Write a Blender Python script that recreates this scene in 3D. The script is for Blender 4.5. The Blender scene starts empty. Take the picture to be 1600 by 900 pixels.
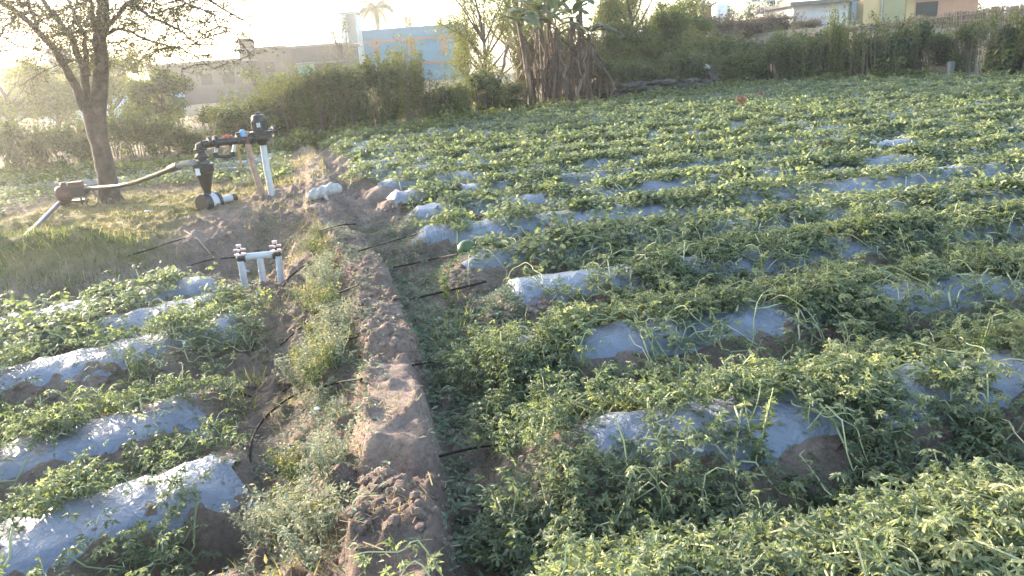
import bpy, math, random
import numpy as np
rng = np.random.default_rng(11); random.seed(5)
R = math.radians
S = bpy.context.scene
COL = S.collection

# ------------------------------------------------------------------ camera, sky, sun, exposure
F, PITCH, ROLL, H = 1150.0, R(17.2), R(4.3), 1.75
cd = bpy.data.cameras.new('camera'); cam = bpy.data.objects.new('camera', cd); COL.objects.link(cam)
cd.sensor_width = 36.0; cd.lens = 36.0 * F / 1600; cd.clip_end = 6000; cd.clip_start = 0.05
from mathutils import Matrix, Vector
cam.matrix_world = Matrix.Translation((0, 0, H)) @ Matrix.Rotation(R(90) - PITCH, 4, 'X') @ Matrix.Rotation(-ROLL, 4, 'Z')
S.camera = cam

SUN_AZ, SUN_EL = R(-48), R(12)          # azimuth from +Y, positive to the right
w = bpy.data.worlds.new('World'); S.world = w; w.use_nodes = True
nt = w.node_tree; bg = nt.nodes['Background']
sky = nt.nodes.new('ShaderNodeTexSky'); sky.sky_type = 'NISHITA'; sky.sun_disc = False
sky.sun_elevation = SUN_EL; sky.sun_rotation = SUN_AZ
sky.air_density = 1.0; sky.dust_density = 2.4; sky.ozone_density = 1.0; sky.altitude = 300
nt.links.new(sky.outputs['Color'], bg.inputs['Color']); bg.inputs['Strength'].default_value = 0.15
sd = bpy.data.lights.new('sun', 'SUN'); so = bpy.data.objects.new('sun', sd); COL.objects.link(so)
sd.energy = 2.9; sd.angle = R(0.53); sd.color = (1.0, 0.89, 0.74)
sv = Vector((math.sin(SUN_AZ) * math.cos(SUN_EL), math.cos(SUN_AZ) * math.cos(SUN_EL), math.sin(SUN_EL)))
so.rotation_euler = sv.to_track_quat('Z', 'Y').to_euler(); so.location = (-20, 30, 20)
S.view_settings.view_transform = 'Standard'; S.view_settings.look = 'None'
S.view_settings.exposure = 2.72; S.view_settings.gamma = 1; S.view_settings.use_curve_mapping = False
S.cycles.max_bounces = 5; S.cycles.diffuse_bounces = 3; S.cycles.transmission_bounces = 4
S.cycles.volume_bounces = 1; S.cycles.transparent_max_bounces = 6
HAZE = 0.0013

# ------------------------------------------------------------------ helpers
def ray(px, py):
    u, v = px - 800, py - 450
    c, s = math.cos(ROLL), math.sin(ROLL)
    uu = u * c - v * s; vv = u * s + v * c
    yu = -vv / F
    return np.array([uu / F, math.cos(PITCH) + yu * math.sin(PITCH), -math.sin(PITCH) + yu * math.cos(PITCH)])
def G(px, py, z=0.0):
    d = ray(px, py); return d * ((z - H) / d[2]) + np.array([0, 0, H])
def P(px, py, Y):
    d = ray(px, py); return d * (Y / d[1]) + np.array([0, 0, H])

def _hash(ix, iy, seed):
    h = (ix * 374761393 + iy * 668265263 + seed * 974711) & 0x7fffffff
    h = ((h ^ (h >> 13)) * 1274126177) & 0x7fffffff
    return ((h ^ (h >> 16)) & 0xffff) / 65535.0
def noise(x, y, seed=0):
    x = np.asarray(x, float); y = np.asarray(y, float)
    ix = np.floor(x).astype(np.int64); iy = np.floor(y).astype(np.int64)
    fx = x - ix; fy = y - iy
    fx = fx * fx * (3 - 2 * fx); fy = fy * fy * (3 - 2 * fy)
    a = _hash(ix, iy, seed); b = _hash(ix + 1, iy, seed); c = _hash(ix, iy + 1, seed); d = _hash(ix + 1, iy + 1, seed)
    return (a * (1 - fx) + b * fx) * (1 - fy) + (c * (1 - fx) + d * fx) * fy
def fbm(x, y, seed=0, o=4):
    t = 0; a = .5; n = 0
    for k in range(o):
        t = t + a * noise(x * 2 ** k + 17 * k, y * 2 ** k - 9 * k, seed + k); n += a; a *= .5
    return t / n
def sst(a, b, x):
    t = np.clip((x - a) / (b - a), 0, 1); return t * t * (3 - 2 * t)

class MB:
    def __init__(s): s.v = []; s.f = []; s.a = []; s.n = 0
    def add(s, v, f, var=.5):
        v = np.asarray(v, float).reshape(-1, 3); f = np.asarray(f, np.int64)
        s.v.append(v); s.f.append(f + s.n); s.n += len(v)
        s.a.append(np.broadcast_to(np.asarray(var, float), (len(v),)).copy()); return s
    def tube(s, pts, r, n=6, var=.5, cap=True, bump=0):
        pts = np.asarray(pts, float); P_ = len(pts)
        r = np.broadcast_to(np.asarray(r, float), (P_,))
        t = np.gradient(pts, axis=0); t /= np.linalg.norm(t, axis=1, keepdims=True) + 1e-9
        up = np.array([0, 0, 1.0]) if abs(t[:, 2]).mean() < .8 else np.array([1.0, 0, 0])
        a = np.cross(t, up); a /= np.linalg.norm(a, axis=1, keepdims=True) + 1e-9
        b = np.cross(t, a)
        th = np.arange(n) * 2 * math.pi / n
        rr = r[:, None] * (1 + (bump * (rng.random((P_, n)) - .5) if bump else 0))
        v = pts[:, None] + rr[..., None] * (np.cos(th)[None, :, None] * a[:, None] + np.sin(th)[None, :, None] * b[:, None])
        i = np.arange(P_ - 1)[:, None] * n; j = np.arange(n)[None]; k = (j + 1) % n
        f = np.stack([i + j, i + k, i + n + k, i + n + j], -1).reshape(-1, 4)
        s.add(v.reshape(-1, 3), f, var)
        if cap:
            for q in (0, P_ - 1):
                c = np.vstack([v[q], pts[q][None]]); jj = np.arange(n)
                s.add(c, np.stack([jj, (jj + 1) % n, np.full(n, n)], -1), var)
        return s
    def box(s, c, size, rz=0, var=.5):
        q = np.array([[x, y, z] for x in (-.5, .5) for y in (-.5, .5) for z in (-.5, .5)]) * np.asarray(size, float)
        cz, sz = math.cos(rz), math.sin(rz)
        q = np.stack([q[:, 0] * cz - q[:, 1] * sz, q[:, 0] * sz + q[:, 1] * cz, q[:, 2]], 1) + np.asarray(c, float)
        return s.add(q, [[0, 1, 3, 2], [4, 6, 7, 5], [0, 4, 5, 1], [2, 3, 7, 6], [0, 2, 6, 4], [1, 5, 7, 3]], var)
    def lathe(s, prof, c=(0, 0, 0), axis=(0, 0, 1), n=18, var=.5):
        A = np.asarray(axis, float); A /= np.linalg.norm(A)
        u = np.cross(A, [0, 0, 1.0] if abs(A[2]) < .9 else [1.0, 0, 0]); u /= np.linalg.norm(u); v2 = np.cross(A, u)
        pr = np.asarray(prof, float); th = np.arange(n) * 2 * math.pi / n
        v = np.asarray(c, float) + pr[:, None, 1, None] * A + pr[:, None, 0, None] * (np.cos(th)[None, :, None] * u + np.sin(th)[None, :, None] * v2)
        i = np.arange(len(pr) - 1)[:, None] * n; j = np.arange(n)[None]; k = (j + 1) % n
        return s.add(v.reshape(-1, 3), np.stack([i + j, i + k, i + n + k, i + n + j], -1).reshape(-1, 4), var)
    def quad(s, a, b, c, d, var=.5): return s.add([a, b, c, d], [[0, 1, 2, 3]], var)
    def scatter(s, tv, tf, pos, yaw, tilt, tdir, scale, var):
        """many copies of one small template; the z axis is tilted by `tilt` towards azimuth tdir"""
        pos = np.asarray(pos, float); N = len(pos)
        if N == 0: return s
        tv = np.asarray(tv, float); tf = np.asarray(tf, np.int64)
        cy, sy = np.cos(yaw), np.sin(yaw)
        x = tv[None, :, 0] * cy[:, None] - tv[None, :, 1] * sy[:, None]
        y = tv[None, :, 0] * sy[:, None] + tv[None, :, 1] * cy[:, None]
        z = np.broadcast_to(tv[None, :, 2], x.shape)
        kx, ky = -np.sin(tdir), np.cos(tdir)
        c, sn = np.cos(tilt)[:, None], np.sin(tilt)[:, None]; kx = kx[:, None]; ky = ky[:, None]
        dot = kx * x + ky * y
        X = x * c + ky * z * sn + kx * dot * (1 - c)
        Y = y * c - kx * z * sn + ky * dot * (1 - c)
        Z = z * c + (kx * y - ky * x) * sn
        v = np.stack([X, Y, Z], -1) * np.asarray(scale, float).reshape(-1, 1, 1) + pos[:, None]
        f = (tf[None] + (np.arange(N) * len(tv))[:, None, None]).reshape(-1, tf.shape[1])
        return s.add(v.reshape(-1, 3), f, np.repeat(np.broadcast_to(var, (N,)), len(tv)))
    def build(s, name, m, parent=None, smooth=False, loc=None):
        me = bpy.data.meshes.new(name)
        v = np.vstack(s.v)
        if loc is not None: v = v - np.asarray(loc, float)
        nl = sum(f.size for f in s.f); nf = sum(len(f) for f in s.f)
        me.vertices.add(len(v)); me.vertices.foreach_set('co', v.astype(np.float32).ravel())
        me.loops.add(nl); me.loops.foreach_set('vertex_index', np.concatenate([f.ravel() for f in s.f]).astype(np.int32))
        tot = np.concatenate([np.full(len(f), f.shape[1]) for f in s.f]); st = np.concatenate([[0], np.cumsum(tot)[:-1]])
        me.polygons.add(nf); me.polygons.foreach_set('loop_start', st.astype(np.int32))
        try: me.polygons.foreach_set('loop_total', tot.astype(np.int32))
        except Exception: pass
        me.polygons.foreach_set('use_smooth', np.full(nf, bool(smooth)))
        at = me.attributes.new('var', 'FLOAT', 'POINT'); at.data.foreach_set('value', np.concatenate(s.a).astype(np.float32))
        me.update(calc_edges=True); me.validate()
        me.materials.append(m)
        o = bpy.data.objects.new(name, me); COL.objects.link(o)
        if loc is not None: o.location = loc
        if parent: o.parent = parent
        return o

def tag(o, label=None, cat=None, group=None, kind=None):
    for k, v in (('label', label), ('category', cat), ('group', group), ('kind', kind)):
        if v: o[k] = v
    return o
def thing(name, label, cat, loc=(0, 0, 0), group=None, rz=0):
    o = bpy.data.objects.new(name, None); COL.objects.link(o); o.empty_display_size = .1
    o.location = loc; o.rotation_euler = (0, 0, rz); return tag(o, label, cat, group)
def copy_tree(o, parent=None):
    c = o.copy(); COL.objects.link(c)
    if parent: c.parent = parent
    for ch in list(o.children): copy_tree(ch, c)
    return c

def mat(name, cols, rough=.8, attr=False, scale=6.0, trans=0, tcol=None, bump=0, bscale=40, spec=.3, metal=0, detail=6, stops=None):
    m = bpy.data.materials.new(name); m.use_nodes = True; n = m.node_tree; L = n.links
    b = n.nodes['Principled BSDF']; out = n.nodes['Material Output']
    b.inputs['Roughness'].default_value = rough; b.inputs['Specular IOR Level'].default_value = spec; b.inputs['Metallic'].default_value = metal
    ramp = n.nodes.new('ShaderNodeValToRGB'); e = ramp.color_ramp.elements
    while len(e) < len(cols): e.new(.5)
    for i, c in enumerate(cols):
        e[i].position = stops[i] if stops else (i / (len(cols) - 1) if len(cols) > 1 else 0)
        e[i].color = (*c, 1)
    if len(cols) == 1: e[1].color = (*cols[0], 1)
    tc = n.nodes.new('ShaderNodeTexCoord')
    if attr:
        a = n.nodes.new('ShaderNodeAttribute'); a.attribute_name = 'var'; L.new(a.outputs['Fac'], ramp.inputs['Fac'])
    else:
        t = n.nodes.new('ShaderNodeTexNoise'); t.inputs['Scale'].default_value = scale; t.inputs['Detail'].default_value = detail
        t.inputs['Roughness'].default_value = .65
        L.new(tc.outputs['Object'], t.inputs['Vector'])
        mr = n.nodes.new('ShaderNodeMapRange'); mr.inputs[1].default_value = .3; mr.inputs[2].default_value = .7
        L.new(t.outputs['Fac'], mr.inputs[0]); L.new(mr.outputs[0], ramp.inputs['Fac'])
    L.new(ramp.outputs['Color'], b.inputs['Base Color'])
    if bump:
        t2 = n.nodes.new('ShaderNodeTexNoise'); t2.inputs['Scale'].default_value = bscale; t2.inputs['Detail'].default_value = 5
        L.new(tc.outputs['Object'], t2.inputs['Vector'])
        bp = n.nodes.new('ShaderNodeBump'); bp.inputs['Strength'].default_value = bump; bp.inputs['Distance'].default_value = .02
        L.new(t2.outputs['Fac'], bp.inputs['Height']); L.new(bp.outputs['Normal'], b.inputs['Normal'])
    if trans:
        tr = n.nodes.new('ShaderNodeBsdfTranslucent'); mx = n.nodes.new('ShaderNodeMixShader'); mx.inputs[0].default_value = trans
        if tcol:
            mc = n.nodes.new('ShaderNodeMix'); mc.data_type = 'RGBA'; mc.blend_type = 'MULTIPLY'; mc.inputs[0].default_value = 1
            L.new(ramp.outputs['Color'], mc.inputs[6]); mc.inputs[7].default_value = (*tcol, 1); L.new(mc.outputs[2], tr.inputs['Color'])
        else: L.new(ramp.outputs['Color'], tr.inputs['Color'])
        L.new(b.outputs[0], mx.inputs[1]); L.new(tr.outputs[0], mx.inputs[2]); L.new(mx.outputs[0], out.inputs['Surface'])
    return m
M = {}
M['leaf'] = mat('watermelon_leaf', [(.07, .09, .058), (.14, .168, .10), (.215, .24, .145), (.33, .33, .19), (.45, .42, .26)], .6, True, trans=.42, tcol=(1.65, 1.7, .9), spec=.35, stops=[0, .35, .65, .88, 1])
M['stem'] = mat('vine_stem', [(.26, .31, .15), (.44, .46, .25), (.6, .56, .36)], .6, True, trans=.2)
M['film'] = mat('mulch_film', [(.145, .16, .20), (.195, .21, .25), (.25, .265, .30)], .40, scale=5, bump=1.0, bscale=17, spec=.4)
def dirty(m, lo, hi, sc):
    n = m.node_tree; L = n.links; b = n.nodes['Principled BSDF']; src = b.inputs['Base Color'].links[0].from_socket
    tc = n.nodes.new('ShaderNodeTexCoord'); t = n.nodes.new('ShaderNodeTexNoise'); t.inputs['Scale'].default_value = sc; t.inputs['Detail'].default_value = 9; t.inputs['Roughness'].default_value = .72
    L.new(tc.outputs['Object'], t.inputs['Vector']); mr = n.nodes.new('ShaderNodeMapRange'); mr.inputs[1].default_value = lo; mr.inputs[2].default_value = hi; mr.inputs[4].default_value = .8
    L.new(t.outputs['Fac'], mr.inputs[0]); mx = n.nodes.new('ShaderNodeMix'); mx.data_type = 'RGBA'; L.new(mr.outputs[0], mx.inputs[0]); L.new(src, mx.inputs[6]); mx.inputs[7].default_value = (.15, .105, .08, 1)
    L.new(mx.outputs[2], b.inputs['Base Color'])
dirty(M['film'], .58, .72, 4.5)
for q_ in M['film'].node_tree.nodes:
    if q_.type == 'TEX_NOISE' and abs(q_.inputs['Scale'].default_value - 17) < .1: q_.inputs['Distortion'].default_value = 1.8
M['hedge'] = mat('hedge_leaf', [(.02, .034, .012), (.05, .07, .022), (.105, .125, .04), (.17, .17, .06)], .6, True, trans=.32, tcol=(1.5, 1.45, .6))
M['olive'] = mat('olive_leaf', [(.06, .08, .02), (.12, .14, .035), (.19, .19, .05)], .6, True, trans=.35, tcol=(1.5, 1.4, .6))
M['treeleaf'] = mat('tree_leaf', [(.035, .05, .02), (.07, .085, .03), (.12, .11, .045)], .6, True, trans=.35, tcol=(1.5, 1.3, .6))
M['dry'] = mat('dry_leaf', [(.10, .065, .04), (.20, .14, .085), (.33, .25, .16)], .8, True, trans=.25)
M['straw'] = mat('straw', [(.22, .16, .08), (.36, .28, .15), (.46, .37, .21)], .8, True, trans=.25)
M['grass'] = mat('grass_blade', [(.05, .085, .025), (.10, .15, .045), (.20, .21, .08), (.36, .30, .15), (.44, .36, .2)], .6, True, trans=.35, tcol=(1.3, 1.3, .7), stops=[0, .3, .55, .8, 1])
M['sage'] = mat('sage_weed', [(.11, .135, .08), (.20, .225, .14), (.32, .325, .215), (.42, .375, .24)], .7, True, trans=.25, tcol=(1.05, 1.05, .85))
M['low'] = mat('low_weed', [(.09, .13, .07), (.18, .22, .13), (.32, .34, .23)], .65, True, trans=.3)
M['bark'] = mat('bark', [(.04, .03, .025), (.08, .058, .045), (.125, .095, .073)], .9, scale=9, bump=.8, bscale=30)
M['twig'] = mat('twig', [(.10, .075, .055), (.17, .13, .095)], .9, scale=6)
M['black'] = mat('black_plastic', [(.012, .012, .014), (.03, .029, .03)], .38, scale=7, spec=.5)
M['tubing'] = mat('drip_tube', [(.012, .011, .011), (.035, .03, .026)], .8, scale=9, spec=.12)
M['pvc'] = mat('white_pvc', [(.50, .51, .53), (.68, .69, .70)], .4, scale=12, spec=.45)
M['greypvc'] = mat('grey_pvc', [(.36, .38, .40), (.50, .52, .54)], .4, scale=9, spec=.45)
M['bluepvc'] = mat('blue_pipe', [(.035, .05, .12), (.09, .11, .19)], .45, scale=12)
M['red'] = mat('red_paint', [(.32, .04, .025), (.50, .09, .05)], .45, scale=16)
M['rust'] = mat('dull_red_casing', [(.06, .03, .026), (.13, .06, .05)], .55, scale=18)
M['bluecap'] = mat('blue_cap', [(.12, .28, .5), (.16, .36, .58)], .45)
M['wood'] = mat('pole_wood', [(.22, .14, .10), (.40, .29, .22)], .85, scale=14)
M['sack'] = mat('sack_weave', [(.27, .25, .235), (.46, .43, .405)], .8, scale=22, bump=.6, bscale=60)
M['stone'] = mat('stone', [(.05, .043, .038), (.11, .095, .08)], .9, scale=6, bump=.6, bscale=25)
M['orange'] = mat('orange_leaf', [(.16, .06, .035), (.25, .10, .06)], .7, True, trans=.25)
M['paper'] = mat('pale_scrap', [(.6, .6, .6), (.72, .72, .70)], .7)

# ------------------------------------------------------------------ terrain
bund_pts = np.array([(-.32, -2.5), (-.36, .6), (-.46, 2.02), (-.56, 2.92), (-.80, 4.22), (-1.20, 5.87), (-1.79, 7.49), (-2.35, 9.2), (-2.75, 11), (-3.5, 14), (-4.7, 18), (-6.2, 22.5), (-7.4, 26)])
def bx(y): return np.interp(y, bund_pts[:, 1], bund_pts[:, 0])
SL = .18
row_c = np.array([.40, 1.55, 2.70, 3.82, 4.98, 5.95, 7.15, 8.3, 9.5, 10.65] + [11.8 + 1.16 * k for k in range(20)])
row_x0 = np.array([-.1, -.12, -.02, -.12, -.12, -.5, -.98, -1.15, -1.55, -1.85] + [0.0] * 20)
for k in range(10, 30):
    yy = row_c[k] - .5; row_x0[k] = bx(yy) + .55
film_x0 = row_x0 + np.array([.9, .75, .26, .12, .05, .12, .05, .05, .05, .05] + [.05] * 20)
LS = .65
lrow_c = np.array([2.75, 4.0, 5.06, 6.66, 7.55, 8.38]); lrow_x1 = np.array([-1.1, -1.34, -1.80, -2.02, -2.4, -2.72]); lrow_len = np.array([3, 4, 5.0, 5.5, 5.0, 3.2])
cR, cL = 1 / math.sqrt(1 + SL ** 2), 1 / math.sqrt(1 + LS ** 2)
edge_pts = np.array([(-40, 13)] + [tuple(G(px, py, .3)[:2]) for px, py in ((-60, 272), (0, 264), (150, 252), (300, 238), (450, 215), (580, 203), (700, 190), (830, 170), (1000, 152), (1200, 128), (1400, 121), (1600, 119))] + [(40, 20)])
print(np.round(edge_pts, 1).tolist())
def edge_y(x): return np.interp(x, edge_pts[:, 0], edge_pts[:, 1])
mound_poly = np.array([(-12, 6.0), (-7.5, 6.3), (-5.3, 6.45), (-4.1, 6.95), (-3.2, 7.9), (-2.6, 8.4), (-1.9, 8.9), (-1.9, 10.2), (-2.5, 11.9), (-3.9, 12.0), (-5.2, 12.6), (-6.6, 13.0), (-7.5, 12.4), (-7.6, 11.0), (-8.6, 9.9), (-12, 9.2)])
def poly_sd(x, y, poly):
    inside = np.zeros(x.shape, bool); d = np.full(x.shape, 1e9)
    for i in range(len(poly)):
        ax, ay = poly[i]; ex, ey = poly[(i + 1) % len(poly)]
        dx, dy = ex - ax, ey - ay
        t = np.clip(((x - ax) * dx + (y - ay) * dy) / (dx * dx + dy * dy), 0, 1)
        d = np.minimum(d, (x - ax - t * dx) ** 2 + (y - ay - t * dy) ** 2)
        c = ((ay > y) != (ey > y)); xi = (ex - ax) * (y - ay) / (ey - ay + 1e-12) + ax
        inside ^= c & (x < xi)
    d = np.sqrt(d); return np.where(inside, d, -d)
NOTCH = [(G(605, 722, .22)[1], .13), (G(608, 556, .22)[1], .11), (G(590, 447, .22)[1], .06), (G(560, 387, .22)[1], .09), (G(520, 352, .22)[1], .06)]
def ridge_prof(t): return np.where(np.abs(t) < .44, np.cos(np.clip(t / .44, -1, 1) * math.pi / 2) ** .8, 0)
def base_z(x, y):
    d = (x - bx(y)) * .96
    left = -.16 * sst(0, -.9, d) * (1 - sst(9, 13, y))
    m = sst(-.35, .55, poly_sd(x, y, mound_poly))
    z = left * (1 - m) + m * (.03 + .05 * sst(-7, -3, x) + .24 * np.exp(-((y - 7.45 - .12 * (x + 6)) / .55) ** 2) * sst(-3.7, -4.6, x) * (.6 + .8 * noise(x * 1.1, y * 1.1, 88)) + .07 * (fbm(x * .9, y * .9, 5, 3) - .5))
    e = y - edge_y(x)
    z = z + 1.9 * sst(1.5, 16, e) * sst(3, 12, x) * (1 - .0 * x) + .25 * sst(0, 1.2, e) * sst(40, 20, np.abs(x))
    # dirt cut in front of the mound
    z = z - .26 * np.exp(-((x + 3.15) / .75) ** 2 - ((y - 7.75) / .55) ** 2) + .05 * sst(8.6, 9.6, y) * np.exp(-((x + 3.0) / .9) ** 2)
    z = z - .30 * np.exp(-((x + 6.9) / .9) ** 2 - ((y - 9.7) / .55) ** 2)
    # small hole beside the bund weeds
    z = z - .16 * np.exp(-((x + 1.36) / .16) ** 2 - ((y - 2.62) / .2) ** 2)
    return z
def row_z(x, y):
    z = np.zeros(x.shape)
    fm = (x > bx(y)) * sst(.6, -.4, y - edge_y(x))
    for c, x0 in zip(row_c, row_x0):
        t = (y - c - SL * x) * cR
        k = np.abs(t) < .46
        if not k.any(): continue
        z[k] += (.25 * ridge_prof(t[k]) * sst(x0 - .25, x0 + .2, x[k]) * fm[k])
    for c, x1, ln in zip(lrow_c, lrow_x1, lrow_len):
        t = (y - c - LS * x) * cL; k = (np.abs(t) < .46) & (x < x1 + .3) & (y < 8.5)
        z[k] += .20 * ridge_prof(t[k]) * sst(x1 + .15, x1 - .15, x[k]) * sst(x1 - ln - .8, x1 - ln, x[k])
    return z
def terr(x, y):
    z = base_z(x, y); r = row_z(x, y)
    d = (x - bx(y)) * .96
    hb = .27 + .05 * (fbm(x * 0 + 3, y * 1.3, 9, 3) - .5)
    for ny, dep in NOTCH:
        q = y - ny + .05 * np.sin(d * 14) - .25 * d
        hb = hb - 1.35 * dep * np.where(q > 0, np.exp(-((q - .02) / .04) ** 2), np.exp(q / .09))
    hb = hb * (1 - .5 * sst(10, 14, y))
    wob = .11 * (fbm(y * 4.5, x * 1.2, 21, 4) - .5)
    prof = np.where(d > 0, sst(.205 + wob, .125 + wob, d), (.42 * sst(-.66, -.2, d) + .58 * sst(-.20 + wob, -.115 + wob, d)))
    z = z * 1 + (hb - np.maximum(z, -.2) * .9) * prof * (y < edge_y(x) + 1) 
    near = sst(30, 8, np.hypot(x, y))
    rm = np.clip(r / .22, 0, 1)
    clod = (fbm(x * 5, y * 5, 31, 4) - .5) * .07 + np.maximum(fbm(x * 13, y * 13, 77, 3) - .52, 0) * .26
    z = z + clod * near * (1 - .68 * rm) * np.where(prof > .5, .8, 1) + (fbm(x * .25, y * .25, 3, 3) - .5) * .12 * sst(12, 30, np.hypot(x, y))
    return z + r * .9
def axis(lo, hi, s0, flat, g1, far, g2):
    out = [0.0]
    while out[-1] < hi:
        a = out[-1]; out.append(a + (s0 if a < flat else s0 + g1 * (a - flat) if a < far else s0 + g1 * (far - flat) + g2 * (a - far)))
    neg = [0.0]
    while neg[-1] > lo:
        a = -neg[-1]; neg.append(neg[-1] - (s0 if a < flat else s0 + g1 * (a - flat) if a < far else s0 + g1 * (far - flat) + g2 * (a - far)))
    return np.array(sorted(set(neg + out)))
GX = axis(-1500, 1500, .03, 3, .010, 40, .12)
GY = axis(-60, 1500, .026, 6.5, .0085, 45, .12)
gx, gy = np.meshgrid(GX, GY)
Z = terr(gx, gy)
def zt(x, y):
    x = np.asarray(x, float); y = np.asarray(y, float)
    i = np.clip(np.searchsorted(GX, x) - 1, 0, len(GX) - 2); j = np.clip(np.searchsorted(GY, y) - 1, 0, len(GY) - 2)
    u = (x - GX[i]) / (GX[i + 1] - GX[i]); v = (y - GY[j]) / (GY[j + 1] - GY[j])
    return (Z[j, i] * (1 - u) + Z[j, i + 1] * u) * (1 - v) + (Z[j + 1, i] * (1 - u) + Z[j + 1, i + 1] * u) * v
def GT(px, py, lift=0.0):
    d = ray(px, py); t = np.arange(1.2, 60, .01) / d[1]; p = d[None] * t[:, None] + [0, 0, H]
    k = np.argmax(p[:, 2] < zt(p[:, 0], p[:, 1]) + lift); return p[k]
ny_, nx_ = Z.shape
ii = (np.arange(ny_ - 1)[:, None] * nx_ + np.arange(nx_ - 1)[None]).ravel()
gm = np.clip(sst(.0, .5, poly_sd(gx, gy, mound_poly)) * sst(.25, -.3, gx - np.interp(gy, [6.2, 7.0, 7.9, 9.3, 10.4, 12], [-3.3, -3.5, -3.95, -3.9, -3.7, -3.2]) + .7 * (fbm(gx * 2, gy * 2, 19, 3) - .5)) * .9 + sst(.1, .6, np.abs(gx - bx(gy))) * .12 + sst(0, 2, gy - edge_y(gx)) * .45, 0, 1)
# ground material: dry brown earth, straw-coloured where the mask says so
m = bpy.data.materials.new('earth'); m.use_nodes = True; n = m.node_tree; L = n.links; b = n.nodes['Principled BSDF']
b.inputs['Roughness'].default_value = .95; b.inputs['Specular IOR Level'].default_value = .15
tc = n.nodes.new('ShaderNodeTexCoord')
def nz(sc, det=8, ro=.65):
    t = n.nodes.new('ShaderNodeTexNoise'); t.inputs['Scale'].default_value = sc; t.inputs['Detail'].default_value = det; t.inputs['Roughness'].default_value = ro
    L.new(tc.outputs['Object'], t.inputs['Vector']); return t
def rp(src, cols, pos):
    r_ = n.nodes.new('ShaderNodeValToRGB'); e = r_.color_ramp.elements
    while len(e) < len(cols): e.new(.5)
    for i, c in enumerate(cols): e[i].position = pos[i]; e[i].color = (*c, 1)
    L.new(src, r_.inputs['Fac']); return r_
r1 = rp(nz(2.2).outputs['Fac'], [(.165, .118, .096), (.30, .218, .178), (.43, .325, .27)], [.3, .5, .72])
r2 = rp(nz(38, 6).outputs['Fac'], [(.55, .55, .55), (1, 1, 1), (1.35, 1.3, 1.25)], [.3, .52, .75])
mu = n.nodes.new('ShaderNodeMix'); mu.data_type = 'RGBA'; mu.blend_type = 'MULTIPLY'; mu.inputs[0].default_value = .8
L.new(r1.outputs[0], mu.inputs[6]); L.new(r2.outputs[0], mu.inputs[7])
st_ = rp(nz(5).outputs['Fac'], [(.09, .10, .04), (.22, .18, .085), (.34, .26, .14)], [.3, .5, .7])
at = n.nodes.new('ShaderNodeAttribute'); at.attribute_name = 'var'
mx = n.nodes.new('ShaderNodeMix'); mx.data_type = 'RGBA'; L.new(at.outputs['Fac'], mx.inputs[0]); L.new(mu.outputs[2], mx.inputs[6]); L.new(st_.outputs[0], mx.inputs[7])
L.new(mx.outputs[2], b.inputs['Base Color'])
bp = n.nodes.new('ShaderNodeBump'); bp.inputs['Strength'].default_value = 1.0; bp.inputs['Distance'].default_value = .03
L.new(nz(70, 6, .7).outputs['Fac'], bp.inputs['Height']); L.new(bp.outputs[0], b.inputs['Normal'])
M['earth'] = m
MB().add(np.stack([gx.ravel(), gy.ravel(), Z.ravel()], 1), np.stack([ii, ii + 1, ii + nx_ + 1, ii + nx_], 1), gm.ravel()).build('ground', m, smooth=True)
tag(bpy.data.objects['ground'], kind='structure')

# ------------------------------------------------------------------ mulch films (one strip of plastic per bed)
near_labels = {1: 'silver mulch sheet on the bed at the very bottom edge, almost buried in vines',
 2: 'silver mulch sheet with a wide bare wrinkled end beside the near bund',
 3: 'silver mulch sheet on the second bed up from the wide bare end, mostly overgrown',
 4: 'long bare silver mulch sheet with dark crumbled soil along its near side',
 5: 'silver mulch sheet whose end holds a dark green melon, behind a long bare sheet',
 6: 'silver mulch sheet ending in a bright dome where a black tube runs in',
 7: 'silver mulch sheet with two small bare humps at its end above crumbled brown soil',
 8: 'silver mulch sheet with a small bright bare end, level with the white sack'}
def film(xs, yc, sl, z_add, taper):
    c = 1 / math.sqrt(1 + sl * sl)
    T = np.linspace(-.29, .30, 13)
    x = xs[:, None] - 0 * T[None]; 
    jag = .05 * (noise(T * 9, T * 0 + yc, 4) - .5)
    X = x - sl * c * T[None] + 0; X[0] += jag * 2; 
    Y = yc + sl * x + c * T[None]
    zb = base_z(X, Y) + .225 * ridge_prof(np.broadcast_to(T, X.shape)) * taper(X)
    zb[:] = np.maximum(zb, zt(X, Y)) if False else zb
    zb += z_add + .018 * (fbm(X * 7, Y * 7, 41, 3) - .4) + .012 * np.sin(X * 31 + T[None] * 9) * noise(X * 3, Y * 3, 8)
    dist = np.hypot(X, Y); zb += .0016 * dist
    zb += .014 * (fbm(X * 19, Y * 13, 43, 3) - .5)
    zb -= .10 * sst(.17, .30, np.abs(np.broadcast_to(T, X.shape))) * (.15 + noise(X * 3.2, Y * 3.2, 47)); zb[:2] -= .05 * noise(Y[:2] * 12, X[:2] * 3, 49)
    cr_ = np.abs(noise(X * 8 + 3 * fbm(X * 3, Y * 3, 5, 2), Y * 3 - X * 2, 61) - .5); zb += .016 * np.exp(-(cr_ / .06) ** 2)
    nr, ncl = X.shape; i = (np.arange(nr - 1)[:, None] * ncl + np.arange(ncl - 1)[None]).ravel()
    return np.stack([X.ravel(), Y.ravel(), zb.ravel()], 1), np.stack([i, i + 1, i + ncl + 1, i + ncl], 1)
def right_end(c):
    return min(24.0, 2 + (c + 3) * 1.05)
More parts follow.
